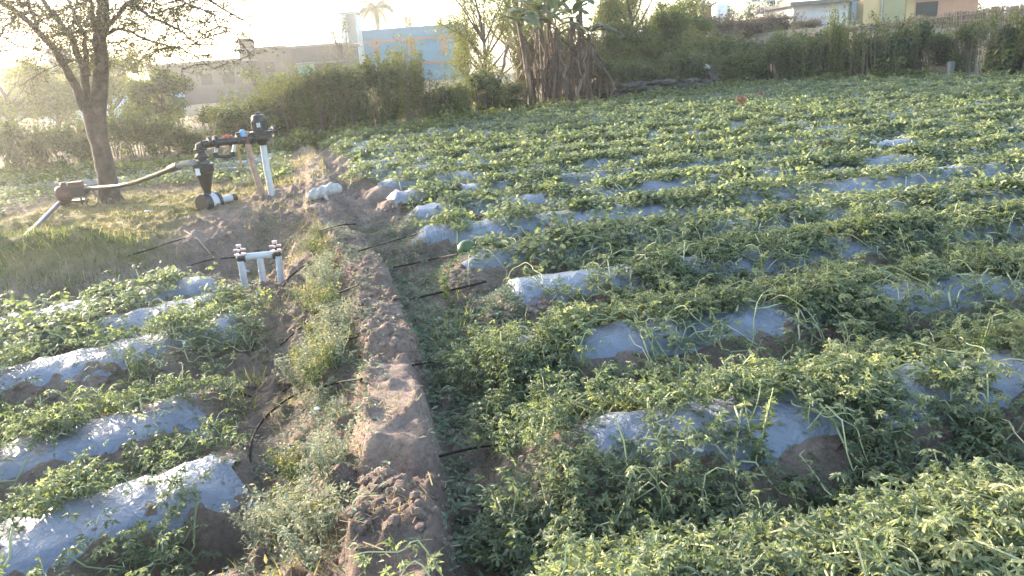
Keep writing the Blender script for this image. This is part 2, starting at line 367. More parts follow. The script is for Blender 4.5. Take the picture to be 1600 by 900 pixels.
for k in range(1, 30):
    c = row_c[k]
    xs = [film_x0[k]]; xe = right_end(c)
    while xs[-1] < xe: xs.append(xs[-1] + .035 + .006 * max(0, c - 4))
    xs = np.array(xs); xs = xs[(c + SL * xs) < edge_y(xs) - .3]
    if len(xs) < 3: continue
    v, f = film(xs, c, SL, .022, lambda X: sst(row_x0[k] - .25, row_x0[k] + .2, X))
    o = MB().add(v, f).build('mulch_film', M['film'], smooth=True)
    tag(o, near_labels.get(k, 'thin silver mulch sheet glimpsed between vines in the middle distance' if k < 15 else 'thin silver mulch sheet almost hidden by vines in the far part of the field'), 'mulch sheet', 'mulch sheets on the beds right of the bund')
left_labels = ['silver mulch sheet running out of the bottom left corner', 'pale mulch sheet with a torn glossy end, closest to camera left of the bund',
 'silver mulch sheet left of the bund ending at the loop of black hose', 'silver mulch sheet left of the bund, on the middle bed with long bare flank',
 'silver mulch sheet left of the bund, one bed short of the grassy mound', 'silver mulch sheet at the foot of the grassy mound']
for k in range(1, 6):
    xs = np.arange(lrow_x1[k] - .02, lrow_x1[k] - lrow_len[k], -.035)
    v, f = film(xs, lrow_c[k], LS, .022, lambda X: .78 * sst(lrow_x1[k] + .15, lrow_x1[k] - .15, X))
    tag(MB().add(v, f[:, ::-1]).build('mulch_film', M['film'], smooth=True), left_labels[k], 'mulch sheet', 'mulch sheets on the beds left of the bund')

# ------------------------------------------------------------------ leaf templates
def lobed():
    out = [(0, -.05), (.10, .06), (.32, -.08), (.20, .07), (.42, .17), (.50, .33), (.32, .25), (.09, .25), (.07, .40), (.26, .49), (.38, .66), (.22, .58), (.07, .55), (.12, .78), (.07, .92), (0, 1.0)]
    pts = [(x, y) for x, y in out] + [(-x, y) for x, y in out[-2:0:-1]]
    v = [(x, y, -.9 * x * x + .12 * math.sin(y * 3) + (.07 if i % 3 == 0 else -.02)) for i, (x, y) in enumerate(pts)] + [(0, .2, .06), (0, .5, .14), (0, .75, .12)]
    n = len(pts); f = []
    for i in range(n):
        j = (i + 1) % n; my = (pts[i][1] + pts[j][1]) / 2; c = n if my < .36 else n + 1 if my < .64 else n + 2
        f.append((i, j, c))
    f += [(n, 7, n + 1), (n + 1, n - 7, n), (n + 1, 12, n + 2), (n + 2, n - 12, n + 1)]
    return np.array(v), np.array(f)
LA = lobed()
LB = (np.array([(0, 0, 0), (.42, .12, -.1), (.2, .4, .03), (.36, .72, -.08), (0, 1, -.05), (-.36, .72, -.08), (-.2, .4, .03), (-.42, .12, -.1)]),
      np.array([(0, 1, 2), (0, 2, 6), (0, 6, 7), (2, 3, 4), (2, 4, 6), (6, 4, 5)]))
LC = (np.array([(0, 0, 0), (.4, .45, -.1), (0, 1, .02), (-.4, .5, -.1)]), np.array([(0, 1, 2), (0, 2, 3)]))
LN = (np.array([(0, 0, 0), (.2, .4, .04), (0, 1, -.08), (-.2, .45, .04)]), np.array([(0, 1, 2), (0, 2, 3)]))
BL = (np.array([(-.04, 0, 0), (.04, 0, 0), (.028, .12, .5), (-.028, .12, .5), (0, .42, .92)]), np.array([(0, 1, 2), (0, 2, 3), (3, 2, 4)]))

def patches(lst, z=.15):
    o = []
    for px, py, hw in lst:
        g = G(px, py, z); o.append((g[0], g[1], hw * math.hypot(g[0], g[1]) / F))
    return np.array(o)
RP = patches([(925, 690, 60), (985, 695, 50), (1060, 697, 26), (1195, 678, 42), (1280, 690, 22), (1400, 630, 34), (1440, 590, 40), (1540, 600, 45), (1195, 512, 30), (940, 545, 40), (985, 540, 20), (830, 540, 22),
 (1410, 466, 22), (1470, 462, 18), (1525, 452, 22), (850, 445, 55), (920, 435, 60), (990, 430, 40), (1055, 420, 28), (1265, 380, 20), (1190, 385, 12), (1150, 348, 42), (1450, 350, 45), (750, 365, 26), (845, 345, 14),
 (650, 375, 32), (622, 342, 18), (662, 342, 16), (602, 319, 22), (588, 304, 24), (905, 278, 42), (945, 328, 24), (875, 345, 14), (1110, 270, 34), (1370, 262, 22), (1085, 220, 34), (985, 232, 55), (1425, 187, 22), (1380, 232, 38), (900, 305, 30), (722, 411, 22), (790, 405, 14), (1505, 245, 14), (1030, 305, 40), (830, 320, 25), (1330, 300, 40), (595, 285, 16), (580, 262, 20), (1560, 210, 25), (700, 345, 14), (680, 215, 40), (620, 225, 50), (720, 208, 40), (540, 232, 50), (570, 245, 30)])
LP = patches([(25, 503, 28), (100, 488, 26), (290, 475, 40), (250, 480, 20), (215, 508, 16), (165, 515, 12), (70, 578, 26), (125, 566, 30), (222, 540, 20), (365, 500, 14), (318, 632, 20), (230, 665, 30), (175, 690, 26), (70, 728, 36), (40, 852, 36), (125, 830, 34), (215, 808, 24), (330, 730, 40), (10, 880, 30)], 0.0)
def bare(x, y, Pt, sl):
    k = np.zeros(len(x), bool)
    jx = .12 * (noise(x * 9, y * 9, 13) - .5)
    for a, b_, w_ in Pt:
        d = math.hypot(a, b_); hh = .17 + .008 * d
        k |= (np.abs(x - a + jx) < w_) & (np.abs(y - b_ - sl * (x - a) + jx + .07) < hh)
    return k

# ------------------------------------------------------------------ watermelon vines
def vine_cover(rowsdef, Pt, sl, x_of, dens, leaf, stem):
    for (c, xa, xb, lod) in rowsdef:
        step = [.28, .34, .36][lod]; nv = [9, 8, 7][lod]; NP = [15, 11, 7][lod]
        px = np.arange(xa + .12, xb, step); px = px + rng.uniform(-.15, .15, len(px))
        px = np.repeat(px, nv); Nv = len(px)
        if Nv == 0: continue
        p = np.stack([px, c + sl * px + rng.normal(0, .10, Nv)], 1)
        th = rng.choice([-1, 1], Nv) * math.pi / 2 + rng.normal(0, .75, Nv) + math.atan(sl)
        ln = rng.uniform(.45, 1.15, Nv) * [1, .8, .7][lod]; ds = ln / NP
        pts = np.zeros((Nv, NP, 3)); ph = rng.uniform(0, 6, Nv); upt = rng.random(Nv) < .45
        for q in range(NP):
            pts[:, q, :2] = p
            lift = .03 + .06 * np.abs(np.sin(ph + q * .9)) + .12 * np.clip((q - NP + 4) / 3, 0, 1) * upt
            pts[:, q, 2] = zt(p[:, 0], p[:, 1]) + lift
            th = th + rng.normal(0, .36, Nv); p = p + np.stack([np.cos(th), np.sin(th)], 1) * ds[:, None]
        ok = x_of(pts[..., 0], pts[..., 1])
        br = np.stack([bare(pts[:, q, 0], pts[:, q, 1], Pt, sl) for q in range(NP)], 1)
        if lod < 2:
            for q in np.where(ok.all(1) & (br.mean(1) < .3))[0]:
                if lod == 0 or rng.random() < .9:
                    stem.tube(pts[q], np.linspace(.0056, .0032, NP) * (1 if lod == 0 else 1.4), 4 if lod == 0 else 3, rng.random(), cap=False)
        for _ in range(dens[lod]):
            k = ok & ~br
            thin = (fbm(pts[..., 0] * .9, pts[..., 1] * .9, 55, 3) > .57) & (rng.random(k.shape) < .5)
            tt = (pts[..., 1] - c - sl * pts[..., 0]) * .97; tt = (tt + .575) % 1.15 - .575
            flank = (tt < -.02) & (tt > -.40) & (fbm(pts[..., 0] * 1.4, pts[..., 1] * 1.4, 57, 3) > .36) & (rng.random(k.shape) < [.66, .36, .2][lod])
            furrow = (np.abs(tt + .03) > .36) & (rng.random(k.shape) < [.25, .62, .72][lod])
            k &= ~thin & ~flank & ~furrow & (rng.random(k.shape) < .92)
            b0 = pts[k]; N = len(b0)
            a = rng.uniform(0, 2 * math.pi, N); out = rng.uniform(.01, .09, N); up = rng.uniform(0, 1, N) ** 1.6 * .07
            pos = b0 + np.stack([np.cos(a) * out, np.sin(a) * out, up], 1)
            clump = fbm(b0[:, 0] * 1.7, b0[:, 1] * 1.7, 91, 3)
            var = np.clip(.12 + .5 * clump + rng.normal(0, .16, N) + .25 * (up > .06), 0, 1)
            sc = [.060, .056, .072][lod] * rng.uniform(.55, 1.25, N)
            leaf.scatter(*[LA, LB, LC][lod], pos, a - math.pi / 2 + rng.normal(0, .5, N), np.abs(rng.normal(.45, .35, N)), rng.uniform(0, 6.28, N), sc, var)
            if lod == 0 and _ < 2:
                for q in np.where(rng.random(N) < .9)[0]:
                    mpt = (b0[q] + pos[q]) / 2 + [0, 0, .02]
                    stem.tube([b0[q], mpt, pos[q]], [.0026, .0023, .002], 3, rng.random(), cap=False)
def xo_r(x, y): return (x > bx(y) + .24 + .2 * noise(y * 2, y * 0, 3)) & (y < edge_y(x) + .2) & (y > .9)
def segs(c, x0, xe):
    out = []; 
    for a, b_ in [(x0, min(xe, 8))] if c < 6.2 else [(x0, xe)]:
        if c < 5.6: out.append((c, a, min(b_, 5.5), 0)); 
        if c < 5.6 and b_ > 5.5: out.append((c, 5.5, b_, 1))
        elif 5.6 <= c < 12.5: out.append((c, a, b_, 1))
        elif c >= 12.5: out.append((c, a, b_, 2))
    return out
rd = [(2.02, -.3, .35, 0), (3.3, -.2, .7, 0), (1.0, -.2, .8, 0)]
for k in range(0, 30): rd += segs(row_c[k], row_x0[k] + {2: .58, 3: .2, 4: .6, 5: .35, 6: .5, 7: .6, 8: .45, 9: .3}.get(k, .05), right_end(row_c[k]))
leaf, stem = MB(), MB()
vine_cover(rd, RP, SL, xo_r, [9, 9, 12], leaf, stem)
def smooth3(p, n=26):
    s_ = np.linspace(0, len(p) - 1, n); out = []
    for q in s_:
        i_ = min(int(q), len(p) - 2); f_ = q - i_; p0, p1, p2, p3 = p[max(i_ - 1, 0)], p[i_], p[i_ + 1], p[min(i_ + 2, len(p) - 1)]
        out.append(.5 * (2 * p1 + (p2 - p0) * f_ + (2 * p0 - 5 * p1 + 4 * p2 - p3) * f_ ** 2 + (3 * p1 - p0 - 3 * p2 + p3) * f_ ** 3))
    return np.array(out)
for i in range(520):
    if i < 260: x0_, y0_ = rng.uniform(-.1, 3.2), rng.uniform(1.0, 2.1)
    else:
        k_ = int(rng.integers(2, 6)); x0_ = row_x0[k_] + .3 + rng.random() * 4.5; y0_ = row_c[k_] + SL * x0_ + rng.normal(.02, .16)
    if bare(np.array([x0_]), np.array([y0_]), RP, SL)[0] and rng.random() < .8: continue
    n_ = 11; th = rng.uniform(0, 6.28); L_ = rng.uniform(.25, .7); q = np.linspace(0, 1, n_); an = th + np.cumsum(rng.normal(0, .33, n_)); st2 = np.stack([np.cos(an), np.sin(an)], 1) * L_ / n_
    xy = np.array([x0_, y0_]) + np.cumsum(st2, 0); zz = zt(xy[:, 0], xy[:, 1]) + .04 + rng.uniform(.05, .12) * np.sin(q * 3.0) ** .8 + .02 * np.sin(q * 9 + i)
    pth = smooth3(np.column_stack([xy, zz])); stem.tube(pth, np.linspace(.0042, .0022, len(pth)), 4, rng.uniform(.1, .8), cap=False)
    nL = int(rng.integers(6, 13)); pp_ = pth[rng.integers(4, len(pth), nL)] + rng.normal(0, .022, (nL, 3)); leaf.scatter(*LA, pp_, rng.uniform(0, 6.28, nL), np.abs(rng.normal(.5, .4, nL)), rng.uniform(0, 6.28, nL), rng.uniform(.03, .065, nL), np.clip(rng.normal(.6, .15, nL), 0, 1))
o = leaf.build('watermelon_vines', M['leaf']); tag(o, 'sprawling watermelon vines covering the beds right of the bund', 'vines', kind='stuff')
tag(stem.build('vine_stems', M['stem'], o))
leaf, stem = MB(), MB()
def xo_l(x, y): return (x < bx(y) - .85) & (poly_sd(x, y, mound_poly) < -.1) & (y > 1.2)
vine_cover([(lrow_c[k], lrow_x1[k] - lrow_len[k], lrow_x1[k] - .05, 0 if k < 4 else 1) for k in range(0, 6)], LP, LS, xo_l, [6, 5, 3], leaf, stem)
o = leaf.build('watermelon_vines', M['leaf']); tag(o, 'watermelon vines on the lower beds left of the bund', 'vines', kind='stuff')
stem.build('vine_stems', M['stem'], o)
# far left plot behind the tree: hazy low cover with many thin pale strips
leaf, stem = MB(), MB()
def xo_f(x, y): return (x < bx(y) - .5) & (y < edge_y(x) + .3) & (poly_sd(x, y, mound_poly) < -.3) & (y > 9)
fr = [(c, -22, -2.5, 2) for c in np.arange(10.8, 26, .8)]
vine_cover(fr, np.zeros((0, 3)), .12, xo_f, [3, 3, 4], leaf, stem)
tag(leaf.build('watermelon_vines', M['leaf']), 'hazy low vines on the plot behind the tree', 'vines', kind='stuff')
for c in np.arange(10.8, 23, 1.1):
    xs = np.arange(-22, -3, .12); y = c + .12 * xs
    kk = (xs < bx(y) - .7) & (y < edge_y(xs) - .5) & (poly_sd(xs, y, mound_poly) < -1.6)
    if kk.sum() < 10: continue
    xs = xs[kk]; T = np.linspace(-.2, .2, 5)
    X = np.broadcast_to(xs[:, None], (len(xs), 5)); Y = c + .12 * X + T
    zz = zt(X, Y) + .02 + .10 * np.cos(T / .2 * 1.5)[None] + .02 * noise(X * 4, Y * 4, 3)
    i = (np.arange(len(xs) - 1)[:, None] * 5 + np.arange(4)[None]).ravel()
    tag(MB().add(np.stack([X.ravel(), Y.ravel(), zz.ravel()], 1), np.stack([i, i + 1, i + 6, i + 5], 1)).build('mulch_film', M['film'], smooth=True),
        'pale mulch sheet in the hazy plot behind the tree', 'mulch sheet', 'mulch sheets in the hazy plot behind the tree')

# ------------------------------------------------------------------ grass and low weeds
def blades(pos, h, var, mb, lean=.5):
    N = len(pos); mb.scatter(*BL, pos, rng.uniform(0, 6.28, N), np.abs(rng.normal(0, lean, N)), rng.uniform(0, 6.28, N), h, var)
g = MB()
x, y = rng.uniform(-9.5, -2.0, 80000), rng.uniform(5.9, 13.2, 80000)
sdm = poly_sd(x, y, mound_poly); k = (sdm > -.55) & (rng.random(len(x)) < sst(.2, -.3, x - np.interp(y, [6.2, 7.0, 7.9, 9.3, 10.4, 12], [-3.3, -3.5, -3.95, -3.9, -3.7, -3.2]) + .7 * (fbm(x * 2, y * 2, 19, 3) - .5)) + .02)
x, y = x[k], y[k]; front = sst(8.6, 7.3, y)
dn = rng.random(len(x)) < .15 + .45 * front + .7 * fbm(x * 1.5, y * 1.5, 15, 2)
x, y, front = x[dn], y[dn], front[dn]
blades(np.stack([x, y, zt(x, y) - .01], 1), rng.uniform(.025, .08, len(x)) * (1 + .4 * front), np.clip(.72 - .55 * front + rng.normal(0, .16, len(x)) + .6 * (fbm(x * 2, y * 2, 2, 3) - .5), 0, 1), g, .8)
tag(g.build('mound_grass', M['grass']), 'dry and green grass on the earth mound', 'grass', kind='stuff')
g = MB()
def band(n, y0, y1, d0, d1, h0, h1, v0, vs, seed, thr=.5):
    y = rng.uniform(y0, y1, n) ; d = rng.uniform(d0, d1, n); x = bx(y) + d
    k = fbm(x * 2.3, y * 2.3, seed, 3) + rng.uniform(-.1, .1, n) > thr; x, y = x[k], y[k]
    blades(np.stack([x, y, zt(x, y) - .01], 1), rng.uniform(h0, h1, len(x)), np.clip(rng.normal(v0, vs, len(x)), 0, 1), g, .6)
band(7000, 1.4, 9, .16, .75, .02, .06, .34, .15, 61, .46)
band(1500, 4.2, 6.2, .2, .8, .05, .09, .28, .08, 62, .55)
band(7000, 1.4, 10, -.9, -.12, .03, .09, .6, .2, 63, .5)
band(6000, 1.4, 11, -.14, .16, .015, .045, .7, .15, 64, .52)
band(3000, 11, 20, -1.0, .2, .05, .16, .75, .1, 65, .5)
x, y = rng.uniform(-.5, 9, 26000), rng.uniform(1, 10, 26000); k = (fbm(x * 1.2, y * 1.2, 70, 3) > .5) & xo_r(x, y) & (row_z(x, y) < .03); x, y = x[k], y[k]
blades(np.stack([x, y, zt(x, y)], 1), rng.uniform(.05, .16, len(x)), np.clip(rng.normal(.45, .15, len(x)), 0, 1), g, .5)
x, y = rng.uniform(-7, -.9, 16000), rng.uniform(1.2, 8, 16000); k = (fbm(x * 1.5, y * 1.5, 71, 3) > .47) & (x < bx(y) - .8) & (row_z(x, y) < .04); x, y = x[k], y[k]
blades(np.stack([x, y, zt(x, y)], 1), rng.uniform(.04, .15, len(x)), np.clip(rng.normal(.55, .16, len(x)), 0, 1), g, .5)
tag(g.build('field_grass', M['grass']), 'short grass and sprouts along the bund and in the furrows', 'grass', kind='stuff')
g = MB()
def low(n, fn, sc, v0, seed, thr):
    x, y = fn(n); k = fbm(x * 2.5, y * 2.5, seed, 3) + rng.uniform(-.08, .08, n) > thr; x, y = x[k], y[k]; N = len(x)
    g.scatter(*LN, np.stack([x, y, zt(x, y) + rng.uniform(.003, .035, N)], 1), rng.uniform(0, 6.28, N), np.abs(rng.normal(.3, .3, N)), rng.uniform(0, 6.28, N), rng.uniform(.5, 1.2, N) * sc, np.clip(rng.normal(v0, .2, N), 0, 1))
def f1(n): y = rng.uniform(1.4, 8.5, n); return bx(y) + rng.uniform(.17, 1.0, n), y
def f2(n): y = rng.uniform(1.4, 9, n); return bx(y) - rng.uniform(.1, 1.25, n), y
def f3(n): return rng.uniform(-.4, 7, n), rng.uniform(1.2, 7, n)
def f4(n): y = rng.uniform(1.6, 7.6, n); return np.interp(y, [2.4, 3.6, 5.2, 7.6], [-.86, -1.02, -1.28, -1.95]) + rng.normal(0, .16, n), y
low(34000, f1, .030, .62, 81, .44); low(11000, f2, .034, .4, 82, .5); low(16000, f3, .045, .3, 83, .5)
def f6(n): y = rng.uniform(1.4, 5, n); return bx(y) + rng.uniform(.19, 1.0, n), y
low(15000, f6, .045, .45, 86, .42)
def f5(n): x = rng.uniform(-4.5, -.9, n); return x, rng.uniform(1.5, 7, n)
low(16000, f5, .036, .5, 85, .5); low(9000, f4, .035, .6, 84, .3)
tag(g.build('ground_weeds', M['low']), 'tiny grey green weeds creeping over the bare soil', 'weeds', kind='stuff')
# loose clods
g = MB()
ico = np.array([(0, 0, 1), (.9, 0, .45), (.28, .85, .45), (-.72, .52, .45), (-.72, -.52, .45), (.28, -.85, .45), (.72, .5, -.4), (-.28, .85, -.4), (-.9, 0, -.4), (-.28, -.85, -.4), (.72, -.5, -.4)])
icf = np.array([(0, 1, 2), (0, 2, 3), (0, 3, 4), (0, 4, 5), (0, 5, 1), (1, 6, 2), (2, 6, 7), (2, 7, 3), (3, 7, 8), (3, 8, 4), (4, 8, 9), (4, 9, 5), (5, 9, 10), (5, 10, 1), (1, 10, 6)])
n_ = 5200; y = rng.uniform(1.5, 9, n_); x = np.where(rng.random(n_) < .55, bx(y) - rng.uniform(.3, 1.7, n_), bx(y) + rng.uniform(.2, 1.5, n_))
x2, y2 = rng.uniform(-5, -2, 900), rng.uniform(7.4, 10.5, 900); x = np.concatenate([x, x2]); y = np.concatenate([y, y2])
for k_ in range(1, 9):
    xe_ = film_x0[k_] - .1 + rng.random(700) ** 2 * 5; x = np.concatenate([x, xe_]); y = np.concatenate([y, row_c[k_] + SL * xe_ - rng.normal(.30, .06, 700)])
for k_ in range(1, 6):
    xe_ = lrow_x1[k_] + .1 - rng.random(500) * 3; x = np.concatenate([x, xe_]); y = np.concatenate([y, lrow_c[k_] + LS * xe_ - rng.normal(.36, .06, 500)])
x3 = rng.uniform(1.5, 9, 2600); x = np.concatenate([x, bx(x3) + rng.uniform(-.17, .22, 2600)]); y = np.concatenate([y, x3])
k = fbm(x * 1.6, y * 1.6, 33, 3) > .44; x, y = x[k], y[k]
lt = MB(); yl = rng.uniform(1.4, 9, 7000); xl = bx(yl) + rng.uniform(-1.9, .9, 7000); kk = fbm(xl * 2, yl * 2, 35, 3) > .47; xl, yl = xl[kk], yl[kk]
lt.scatter(np.array([(-.03, -.5, 0), (.03, -.5, 0), (.03, .5, .06), (-.03, .5, .06)]), np.array([(0, 1, 2), (0, 2, 3)]), np.stack([xl, yl, zt(xl, yl) + .006], 1), rng.uniform(0, 6.28, len(xl)), rng.uniform(0, .3, len(xl)), rng.uniform(0, 6.28, len(xl)), rng.uniform(.02, .09, len(xl)), rng.random(len(xl)))
tag(lt.build('straw_litter', M['straw']), 'bits of dry straw strewn on the bare soil', 'straw', kind='stuff')
g.scatter(ico * [1, .8, .6], icf, np.stack([x, y, zt(x, y)], 1), rng.uniform(0, 6.28, len(x)), rng.uniform(0, .6, len(x)), rng.uniform(0, 6.28, len(x)), .008 + .03 * rng.random(len(x)) ** 3, 0.0)
tag(g.build('soil_clods', M['earth']), 'loose crumbled clods of brown soil', 'soil clods', kind='stuff')

# ------------------------------------------------------------------ grey-green weeds along the bund
def sage_proto(kind):
    t = thing('bund_weed', 'grey green bushy weed growing on the left flank of the bund', 'weed', (0, 0, 0), 'grey green weeds along the bund')
    st, lf = MB(), MB()
    for _ in range(rng.integers(9, 15)):
        a = rng.uniform(0, 6.28); r0 = rng.uniform(0, .06); h = rng.uniform(.16, .36); out = rng.uniform(.02, .17)
        s_ = np.linspace(0, 1, 6)
        p = np.stack([np.cos(a) * (r0 + out * s_), np.sin(a) * (r0 + out * s_), h * s_ ** .9], 1) + rng.normal(0, .006, (6, 3))
        st.tube(p, np.linspace(.0035, .0015, 6), 3, rng.random(), cap=False)
        nL = int(h * (210 if kind < 2 else 90)); q = rng.random(nL) ** .75
        pp = np.stack([np.interp(q, s_, p[:, i]) for i in range(3)], 1) + rng.normal(0, .014, (nL, 3))
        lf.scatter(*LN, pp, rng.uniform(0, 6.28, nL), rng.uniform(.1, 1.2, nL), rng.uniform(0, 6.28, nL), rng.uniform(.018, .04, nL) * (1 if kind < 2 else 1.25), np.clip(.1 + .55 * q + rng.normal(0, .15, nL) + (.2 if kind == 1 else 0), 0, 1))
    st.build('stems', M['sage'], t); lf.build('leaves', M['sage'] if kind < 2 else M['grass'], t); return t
sp = [sage_proto([0, 1, 0, 2, 1, 3][i]) for i in range(6)]
for i_ in (3, 5): sp[i_]['label'] = 'loose green weed with larger leaves among the grey green bund weeds'
wy = np.concatenate([rng.uniform(1.7, 3.2, 20), rng.uniform(3.2, 7.3, 48)])
used = set()
for i, yy in enumerate(wy):
    k = i % 6; o = sp[k] if k not in used else copy_tree(sp[k]); used.add(k)
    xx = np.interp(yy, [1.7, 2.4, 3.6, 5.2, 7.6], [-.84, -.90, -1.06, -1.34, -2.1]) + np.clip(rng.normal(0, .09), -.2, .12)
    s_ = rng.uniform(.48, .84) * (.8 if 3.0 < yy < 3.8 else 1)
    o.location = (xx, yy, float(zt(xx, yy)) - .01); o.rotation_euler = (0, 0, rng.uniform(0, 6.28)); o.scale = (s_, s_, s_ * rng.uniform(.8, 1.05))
# upright light green sprouts standing out of the vines
def sprout_proto():
    t = thing('upright_weed', 'upright yellow green weed sticking up out of the vines', 'weed', (0, 0, 0), 'upright weeds between the rows')
    st, lf = MB(), MB()
    for _ in range(3):
        a = rng.uniform(0, 6.28); s_ = np.linspace(0, 1, 6); h = rng.uniform(.2, .38); p = np.stack([.06 * np.cos(a) * s_, .06 * np.sin(a) * s_, h * s_], 1)
        st.tube(p, np.linspace(.004, .002, 6), 4, .4, cap=False)
        nL = 38; q = rng.uniform(.1, 1, nL); pp = np.stack([np.interp(q, s_, p[:, i]) for i in range(3)], 1)
        lf.scatter(*LN, pp, rng.uniform(0, 6.28, nL), rng.uniform(.2, 1.0, nL), rng.uniform(0, 6.28, nL), rng.uniform(.022, .055, nL), np.clip(rng.normal(.45, .12, nL), 0, 1))
    st.build('stem', M['stem'], t); lf.build('leaves', M['grass'], t); return t
pr = [sprout_proto() for _ in range(3)]
spots = [(1240, 525), (1345, 400), (1400, 520), (1520, 460), (1580, 340), (1560, 380), (1480, 430), (1515, 620), (1330, 230), (1190, 420), (700, 455), (115, 620), (30, 655), (170, 640), (60, 640), (215, 585), (1440, 780), (1300, 800), (1180, 745), (1560, 700)]
for i, (px, py) in enumerate(spots):
    o = pr[i] if i < 3 else copy_tree(pr[i % 3]); g_ = G(px, py + 25, 0 if px > 640 else -.15)
    o.location = (g_[0], g_[1], float(zt(g_[0], g_[1]))); o.rotation_euler = (0, 0, rng.uniform(0, 6)); s_ = rng.uniform(.6, 1.05); o.scale = (s_, s_, s_)
    if px < 400: o['label'] = 'upright yellow green weed between the beds left of the bund'

# field edge weeds
g = MB(); n_ = 16000; x = rng.uniform(-13, 26, n_); y = edge_y(x) - rng.uniform(-.3, 2.2, n_) * (.4 + fbm(x * .5, x * 0, 4, 2))
h = (.10 + .38 * fbm(x * .6, y * .6, 6, 3)); 
g.scatter(*LC, np.stack([x, y, zt(x, y) + h * rng.random(n_)], 1), rng.uniform(0, 6.28, n_), np.abs(rng.normal(.5, .4, n_)), rng.uniform(0, 6.28, n_), rng.uniform(.08, .16, n_), np.clip(.45 + rng.normal(0, .18, n_), 0, 1))
tag(g.build('edge_weeds', M['olive']), 'light green weeds fringing the far edge of the field', 'weeds', kind='stuff')

# ------------------------------------------------------------------ woody plants
def foliage(mb, cen, rad, n, leaf, size, v0=.5, shell=.55):
    cen = np.asarray(cen, float)
    d = rng.normal(0, 1, (n, 3)); d /= np.linalg.norm(d, axis=1, keepdims=True)
    r = rng.random(n) ** shell
    p = cen + d * np.asarray(rad) * r[:, None]
    mb.scatter(*leaf, p, rng.uniform(0, 6.28, n), np.clip(rng.normal(.8, .5, n), 0, 2.4), np.arctan2(d[:, 1], d[:, 0]) + rng.normal(0, .6, n), size * rng.uniform(.6, 1.3, n), np.clip(v0 + rng.normal(0, .2, n), 0, 1))
def bush_mesh(t, w_, h, n, m, size, low=.25, stems=16, v0=.45, loose=.0):
    st, lf = MB(), MB()
    K = 15
    for i in range(K):
        a = rng.uniform(0, 6.28); rr = math.sqrt(rng.random()) * .75; zz = rng.uniform(low, .86)
        c = np.array([math.cos(a) * rr * w_, math.sin(a) * rr * w_ * .8, zz * h]); c[:2] *= (1 - .45 * max(0, zz - .5))
        rr2 = rng.uniform(.2, .38)
        foliage(lf, c, (w_ * rr2 * 1.1, w_ * rr2, h * rr2 * .75), n // K, LN if loose else LC, size, v0 + rng.normal(0, .10))
    # sprigs that break the outline
    for i in range(52):
        a = rng.uniform(0, 6.28); rr = w_ * rng.uniform(.2, 1.0); z0 = h * rng.uniform(.5, .92); L_ = h * rng.uniform(.10, .36)
        b0 = np.array([math.cos(a) * rr, math.sin(a) * rr * .8, z0]); b1 = b0 + np.array([math.cos(a) * .15 * w_, math.sin(a) * .15 * w_, L_])
        q = rng.random((18, 1)); lf.scatter(*LN, b0 + (b1 - b0) * q + rng.normal(0, .035, (18, 3)), rng.uniform(0, 6.28, 18), rng.uniform(.2, 1.3, 18), rng.uniform(0, 6.28, 18), size * rng.uniform(.7, 1.3, 18), np.clip(v0 + .15 + rng.normal(0, .15, 18), 0, 1))
        st.tube([b0 - [0, 0, h * .2], b1], [.01, .004], 3, .5, cap=False)
    for i in range(stems):
        a = rng.uniform(0, 6.28); r0 = w_ * rng.uniform(.05, .7); r1 = r0 + w_ * rng.uniform(-.1, .3); s_ = np.linspace(0, 1, 6)
        p = np.stack([np.cos(a) * (r0 + (r1 - r0) * s_), np.sin(a) * (r0 + (r1 - r0) * s_) * .8, h * rng.uniform(.5, .9) * s_], 1) + rng.normal(0, .04, (6, 3)) * s_[:, None]
        st.tube(p, np.linspace(.028, .008, 6), 4, .5, cap=False)
    lf.build('foliage', m, t); st.build('stems', M['twig'], t)
def bush(name, label, cat, group, *a, **k):
    t = thing(name, label, cat, (0, 0, 0), group); bush_mesh(t, *a, **k); return t
HL = 'dense dark green hedge bush with bare stems at the foot'
hp = [bush('hedge_bush', HL, 'bush', 'hedge bushes along the field edge', 1.0, 2.0, 6500, M['hedge'], .12, .12, 18) for _ in range(4)]
hp += [bush('hedge_bush', HL, 'bush', 'hedge bushes along the field edge', .85, 2.4, 5000, M['hedge'], .12, .12, 20, .5, 1) for _ in range(2)]
hp[2].children[0].data.materials[0] = M['olive']; hp[5].children[0].data.materials[0] = M['olive']
fill_used = set()
def place(protos, k, px, pb, pt, hw, Y, h0, w0, label=None, zoff=0, hk=1.12):
    o = protos[k] if id(protos[k]) not in fill_used else copy_tree(protos[k]); fill_used.add(id(protos[k]))
    b_ = P(px, pb, Y); z0 = float(zt(b_[0], Y)); hh = P(px, pt, Y)[2] - z0; ww = 1.0 * hw * math.hypot(Y, 2) / F
    o.location = (b_[0], Y, z0 - .05 + zoff); o.scale = (ww / w0, ww / w0 * rng.uniform(.9, 1.1), max(hh, .4) * hk / h0); o.rotation_euler = (0, 0, rng.uniform(0, 6.28))
    if label: o['label'] = label
    return o
